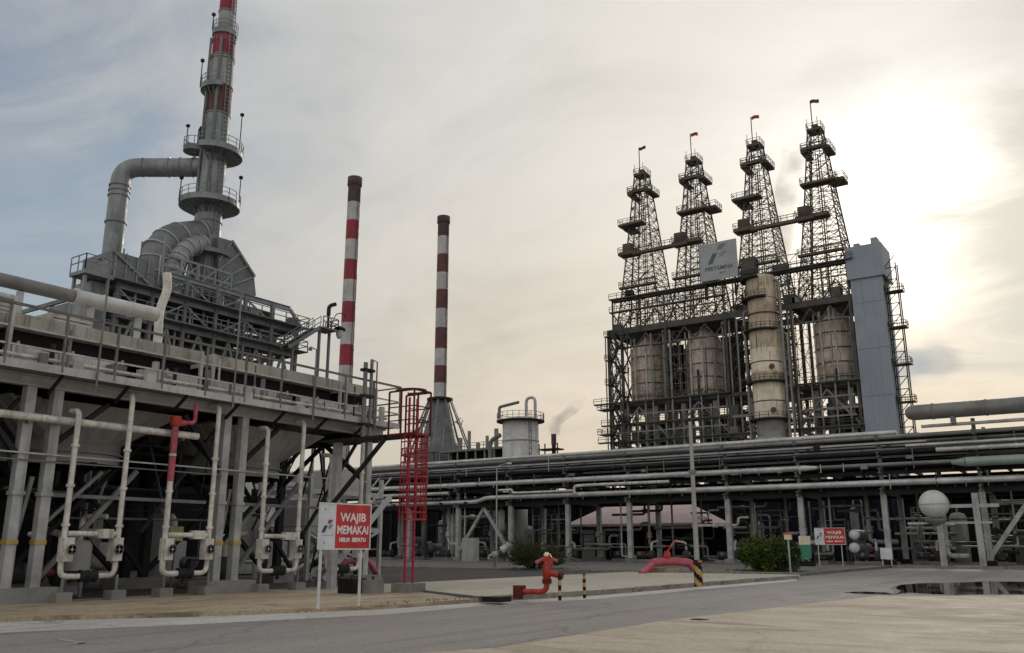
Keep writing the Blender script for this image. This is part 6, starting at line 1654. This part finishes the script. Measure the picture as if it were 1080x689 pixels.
# ------------------------------------------------------------------ fire monitor, bollards, red pipe
hp_ = onZ(577, 631.5, 0)
hd = (onZ(548, 631, 0) - hp_).normalized(); hr = V3((-hd.y, hd.x, 0))
K_ = (hp_ - V3((0, 0, EYE))).length / F_PX
t = thing('fire_monitor', 'red fire hydrant monitor with a long horizontal feed pipe beside the road', 'hydrant', hp_)
run = hp_ + hd * (29 * K_)
MB().path([run + V3((0, 0, .22)), hp_ + V3((0, 0, .22)), hp_ + V3((0, 0, .75))], .095, 14, .3).build('feed_pipe', 'red_hydrant', t)
MB().tube(hp_ + V3((0, 0, .5)), hp_ + V3((0, 0, .56)), .165, n=14).tube(hp_ + V3((0, 0, .57)), hp_ + V3((0, 0, .63)), .165, n=14).build('flange', 'rust_red', t)
bo = hp_ + V3((0, 0, .75))
MB().lathe(bo, [(.11, -.12), (.155, 0), (.155, .3), (.12, .38), (.1, .5)], 16).build('valve_body', 'red_hydrant', t)
MB().tube(bo + V3((0, 0, .1)) , bo - hd * .42 + V3((0, 0, .02)), .085, .11, n=12).build('outlet', 'red_hydrant', t)
MB().tube(bo - hd * .42 + V3((0, 0, .02)), bo - hd * .56 + V3((0, 0, 0)), .125, n=12).build('outlet_cap', 'rust_red', t)
MB().path([bo + V3((0, 0, .1)) + hd * .1, bo + hd * .1 + V3((0, 0, .4)) - hd * .28 , bo + V3((0, 0, .62)) + hd * .02], .085, 10, .15).build('monitor_loop', 'red_hydrant', t)
MB().tube(bo + V3((0, 0, .5)) + hd * .12, bo + V3((0, 0, .66)) - hd * .15, .09, n=12).build('monitor_head', 'red_hydrant', t)
MB().tube(bo + V3((0, 0, .62)) , bo + V3((0, 0, .42)) + hd * .38, .05, .075, n=10).build('nozzle', 'red_faded', t)
MB().tube(bo + V3((0, 0, .62)), bo + V3((0, 0, .48)) - hd * .38, .04, .06, n=10).build('tiller', 'red_faded', t)
for a_ in range(8):
    an = a_ * math.pi / 4 + .2
    MB().tube(hp_ + V3((.135 * math.cos(an), .135 * math.sin(an), .47)), hp_ + V3((.135 * math.cos(an), .135 * math.sin(an), .66)), .016, n=6).build('bolt', 'soot', t)
MB().lathe(bo + V3((0, 0, .68)), [(.10, -.04), (.11, .03), (.05, .09), (0, .1)], 12).build('cap', 'column_clean', t)
MB().box(run.x - .16, run.y - .16, -.02, run.x + .16, run.y + .16, .42).build('anchor_block', 'rust_red', t)
mid = hp_ + hd * .7
MB().box(mid.x - .12, mid.y - .12, -.02, mid.x + .12, mid.y + .12, .11).build('anchor_block', 'old_concrete', t)
def bollard(lb, p, h, r, bands, ms, spiral=False):
    t = thing('bollard', lb, 'bollard', p, None if spiral else 'black banded bollards at the kerb')
    if not spiral:
        for k in range(bands):
            z0, z1 = h * k / bands, h * (k + 1) / bands
            MB().tube((p.x, p.y, z0 + p.z), (p.x, p.y, z1 + p.z), r, n=14).build('band', ms[k % 2], t)
        MB().lathe((p.x, p.y, h + p.z), [(r, 0), (r * .7, .04), (0, .06)], 14).build('cap', ms[0], t)
    else:
        n = 16; rows = 26
        for c in range(4):
            b = MB()
            for j in range(rows):
                for k in range(n):
                    if (int((k + j * .62) / 4) % 4) != c: continue
                    a0, a1 = 2 * math.pi * k / n, 2 * math.pi * (k + 1) / n; z0, z1 = p.z + h * j / rows, p.z + h * (j + 1) / rows
                    b.add([(p.x + r * math.cos(a0), p.y + r * math.sin(a0), z0), (p.x + r * math.cos(a1), p.y + r * math.sin(a1), z0), (p.x + r * math.cos(a1), p.y + r * math.sin(a1), z1), (p.x + r * math.cos(a0), p.y + r * math.sin(a0), z1)], [(0, 1, 2, 3)])
            b.build('stripe', ms[c % 2], t, label=('yellow' if c % 2 else 'black') + ' slanted stripe')
        MB().lathe((p.x, p.y, h + p.z), [(r, 0), (r, .02), (0, .03)], 16).build('cap', ms[0], t)
        MB().lathe((p.x, p.y, h * .86 + p.z), [(r, 0), (r + .01, 0), (r + .01, .08), (r, .08)], 16).build('collar', 'rust_red', t)
    return t
bollard('black and yellow banded bollard right beside the red fire monitor', onZ(590.5, 633.5, 0), .80, .055, 5, ('black_paint', 'yellow_paint'))
bollard('lone black banded bollard standing right of the fire monitor', onZ(616.5, 631, 0), .76, .055, 6, ('black_paint', 'yellow_paint'))
bollard('thick bollard with slanted black and yellow stripes before the tall pole', onZ(737, 619, 0), 1.12, .19, 1, ('black_paint', 'yellow_paint'), True)
# pink-red pipe loop on the apron behind
P0, P1, P2, P3 = onZ(676, 605, 0), onZ(686, 604, 0), onZ(730, 604, 0), onZ(733, 604, 0)
t = thing('hydrant_manifold', 'faded red pipe arch over the apron with a valve on top', 'hydrant', (P1 + P2) / 2)
def up(p, z): return V3((p.x, p.y, z))
MB().path([up(P1, 0), up(P1, .62), up(P1.lerp(P2, .5), .78), up(P2, .62), up(P3, .0)], .28, 14, .8).build('arch_pipe', 'red_faded', t)
MB().path([up(P0, .0), up(P1.lerp(P2, .12), .62), up(P1.lerp(P2, .4), .72)], .19, 12, .6).build('branch_pipe', 'red_faded', t)
q = P1.lerp(P2, .42)
MB().lathe(up(q, .85), [(.22, 0), (.28, .2), (.2, .5), (.1, .6)], 14).build('valve', 'red_hydrant', t)
MB().tube(up(q, 1.4), up(P1.lerp(P2, .62), 2.1), .07, n=8).build('lever', 'red_faded', t)
MB().lathe(up(q, 1.75), [(.28, -.03), (.28, .03), (.22, .03), (.22, -.03), (.28, -.03)], 14).build('handwheel', 'red_hydrant', t)
MB().box(q.x - 1.2, q.y - .3, -.02, q.x + .9, q.y + .3, .3).build('plinth', 'tan_concrete', t)
# second faded red arch behind the big sign
P1, P2 = onZ(356, 612, 0), onZ(396, 611, 0)
t = thing('hydrant_manifold', 'faded red pipe arch partly hidden behind the large warning sign', 'hydrant', (P1 + P2) / 2)
MB().path([up(P1, .2), up(P1.lerp(P2, .12), .95), up(P1.lerp(P2, .8), 1.0), up(P2, .35)], .15, 12, .6).build('arch_pipe', 'red_faded', t)
MB().lathe(up(P1.lerp(P2, .5), .9), [(.2, 0), (.3, .2), (.15, .5)], 12).build('valve', 'soot', t)
mem(t, 'stand', up(P1.lerp(P2, .5), 0), up(P1.lerp(P2, .5), .9), .3, .3, 'soot')
mem(t, 'stand', up(P1, 0), up(P1, .3), .2, .2, 'soot'); mem(t, 'stand', up(P2, 0), up(P2, .4), .2, .2, 'soot')
for (px, py, sx, h, m, lb) in ((371, 626, .75, .55, 'black_paint', 'dark block on the ground behind the warning sign'), (393, 626, .6, .5, 'old_concrete', 'grey concrete block right of the warning sign post')):
    p = onZ(px, py, 0)
    tt_ = thing('concrete_block', lb, 'block', p)
    MB().box(p.x - sx / 2, p.y - sx / 2, -.02, p.x + sx / 2, p.y + sx / 2, h).build('block', m, tt_)
    MB().tube((p.x, p.y, h), (p.x, p.y, h + .12), .06, n=6).build('lifting_eye', 'rust_red', tt_)

# ------------------------------------------------------------------ vegetation
def leaf(b, p, d, ln, wd, rr):
    d = d.normalized(); s_ = d.cross(V3((rr.uniform(-1, 1), rr.uniform(-1, 1), rr.uniform(-.3, 1)))).normalized() * (wd / 2)
    m_ = p + d * ln * .5 + V3((0, 0, ln * .04)); e = p + d * ln - V3((0, 0, ln * .12))
    b.add([p, m_ + s_, e, m_ - s_], [(0, 1, 2), (0, 2, 3)])
def shrub(name, lb, base, r, h, mats, seed, clumps, n, ln, grp=None, spiky=False):
    rr = random.Random(seed)
    t = thing(name, lb, 'bush', base, grp)
    bs = {m: MB() for m in mats}; st_ = MB()
    for k in range(clumps):
        a, q = rr.uniform(0, 6.28), math.sqrt(rr.random()) * r * .82
        c = V3((base.x + q * math.cos(a), base.y + q * math.sin(a), h * rr.uniform(.2, .85) * (1 - .55 * (q / r) ** 2)))
        st_.bar((base.x + q * .25 * math.cos(a), base.y + q * .25 * math.sin(a), -.05), c, .05)
        m = mats[rr.randrange(len(mats))]; cr = rr.uniform(.28, .5) * r * .62
        if spiky:
            for j in range(12):
                an, el = rr.uniform(0, 6.28), rr.uniform(.35, 1.35)
                d = V3((math.cos(an) * math.cos(el), math.sin(an) * math.cos(el), math.sin(el))); L_ = rr.uniform(.7, 1.25) * ln
                pr = V3((c.x, c.y, max(.15, c.z * .5)))
                for s2 in range(7):
                    nx = pr + d * (L_ / 7); d = (d + V3((0, 0, -.17))).normalized()
                    side = d.cross(V3((0, 0, 1))).normalized()
                    for sg_ in (-1, 1): leaf(bs[m], pr, d * .5 + side * sg_, .34 * (1 - s2 / 9), .05, rr)
                    st_.bar(pr, nx, .012); pr = nx
        else:
            for j in range(n):
                v = V3((rr.gauss(0, 1), rr.gauss(0, 1), rr.gauss(0, .8))).normalized()
                p = c + v * cr * rr.uniform(.45, 1.08)
                if p.z < .05: continue
                leaf(bs[m], p, v + V3((rr.uniform(-.7, .7), rr.uniform(-.7, .7), rr.uniform(-.2, .6))), ln * rr.uniform(.6, 1.3), ln * .42, rr)
    if not spiky:
        for k in range(70):                 # loose sprigs reaching out of the crown
            a, el = rr.uniform(0, 6.28), rr.uniform(.25, 1.4)
            d = V3((math.cos(a) * math.cos(el), math.sin(a) * math.cos(el), math.sin(el)))
            c = V3((base.x + d.x * r * .55, base.y + d.y * r * .55, .35 + d.z * h * .55)); L_ = rr.uniform(.35, .85); m = mats[rr.randrange(len(mats))]
            for s2 in range(9):
                q = c + d * (L_ * s2 / 8); leaf(bs[m], q, d * .6 + V3((rr.uniform(-1, 1), rr.uniform(-1, 1), rr.uniform(-.3, .8))), ln * rr.uniform(.6, 1.1), ln * .4, rr)
            st_.bar(c, c + d * L_, .015)
    st_.build('stems', 'stem_brown', t)
    for m, b in bs.items():
        if b.v: b.build('foliage', m, t)
    return t
shrub('spiky_bush', 'dark spiky bush of arching fronds in front of the rack', onZ(566, 601, 0), 2.3, 2.9, ('leaf_green', 'leaf_dark', 'leaf_green'), 4, 44, 0, 2.1, spiky=True)
shrub('round_bush', 'leafy yellow green bush left of the pale marker post', onZ(802, 603, 0), 1.7, 2.7, ('leaf_yellow', 'leaf_green', 'leaf_yellow', 'leaf_dark'), 8, 46, 95, .27)
shrub('round_bush', 'darker leafy bush close behind the pale marker post', onZ(823, 604, 0), 1.35, 2.5, ('leaf_green', 'leaf_dark', 'leaf_yellow'), 15, 32, 100, .27)
b = MB(); rw = random.Random(31)
bed = [(onZ(802, 603, 0), 2.4, 160), (onZ(823, 604, 0), 1.9, 110), (onZ(566, 601, 0), 2.6, 120)]
for c_, r_, n_ in bed:
    for k in range(n_):
        a_, q_ = rw.uniform(0, 6.28), r_ * math.sqrt(rw.random())
        p_ = V3((c_.x + q_ * math.cos(a_), c_.y + q_ * math.sin(a_), .0))
        for j in range(4): leaf(b, p_, V3((rw.uniform(-.8, .8), rw.uniform(-.8, .8), 1)), rw.uniform(.08, .28), .03, rw)
for (x0, y0), (x1, y1) in zip(kin[5:], kin[6:]):
    for k in range(26):
        f = rw.random(); p_ = V3((x0 + (x1 - x0) * f - rw.uniform(.0, .5) ** 2, y0 + (y1 - y0) * f, 0))
        for j in range(3): leaf(b, p_, V3((rw.uniform(-.9, .9), rw.uniform(-.9, .9), 1)), rw.uniform(.05, .17), .022, rw)
b.build('weeds', 'leaf_green', label='sparse weeds at the kerb edge and around the bushes', cat='weeds', kind='stuff')
p = onY(726, 590, 97.0)
shrub('small_tree', 'small dark shrub in the shade right of the pink roofed shelter', V3((p.x, 99.2, 0)), 1.5, 4.3, ('leaf_dark', 'leaf_green'), 23, 30, 110, .3)

# ------------------------------------------------------------------ small ground things
p = onZ(738, 653.5, -.098)
t = thing('manhole_cover', 'dark round manhole cover in the pale concrete pad by the road', 'manhole', p)
MB().lathe((p.x, p.y, -.098), [(.24, 0), (.24, .01), (.2, .01)], 20).build('rim', 'dark_and_shaded_steel', t)
MB().lathe((p.x, p.y, -.098), [(.2, .002), (.2, .012), (0, .012)], 20).build('lid', 'dark_and_shaded_steel', t)
for pix in (((52, 672.5), (60, 671.8), (92, 678.5), (84, 679.4)), ((70, 680.6), (70, 679.2), (126, 675.6), (128, 677))):
    q = [onZ(*c, -.1155) for c in pix]
    MB().sheet([(v.x, v.y) for v in q], -.1155).build('road_marking', 'faded_marking', kind='structure')
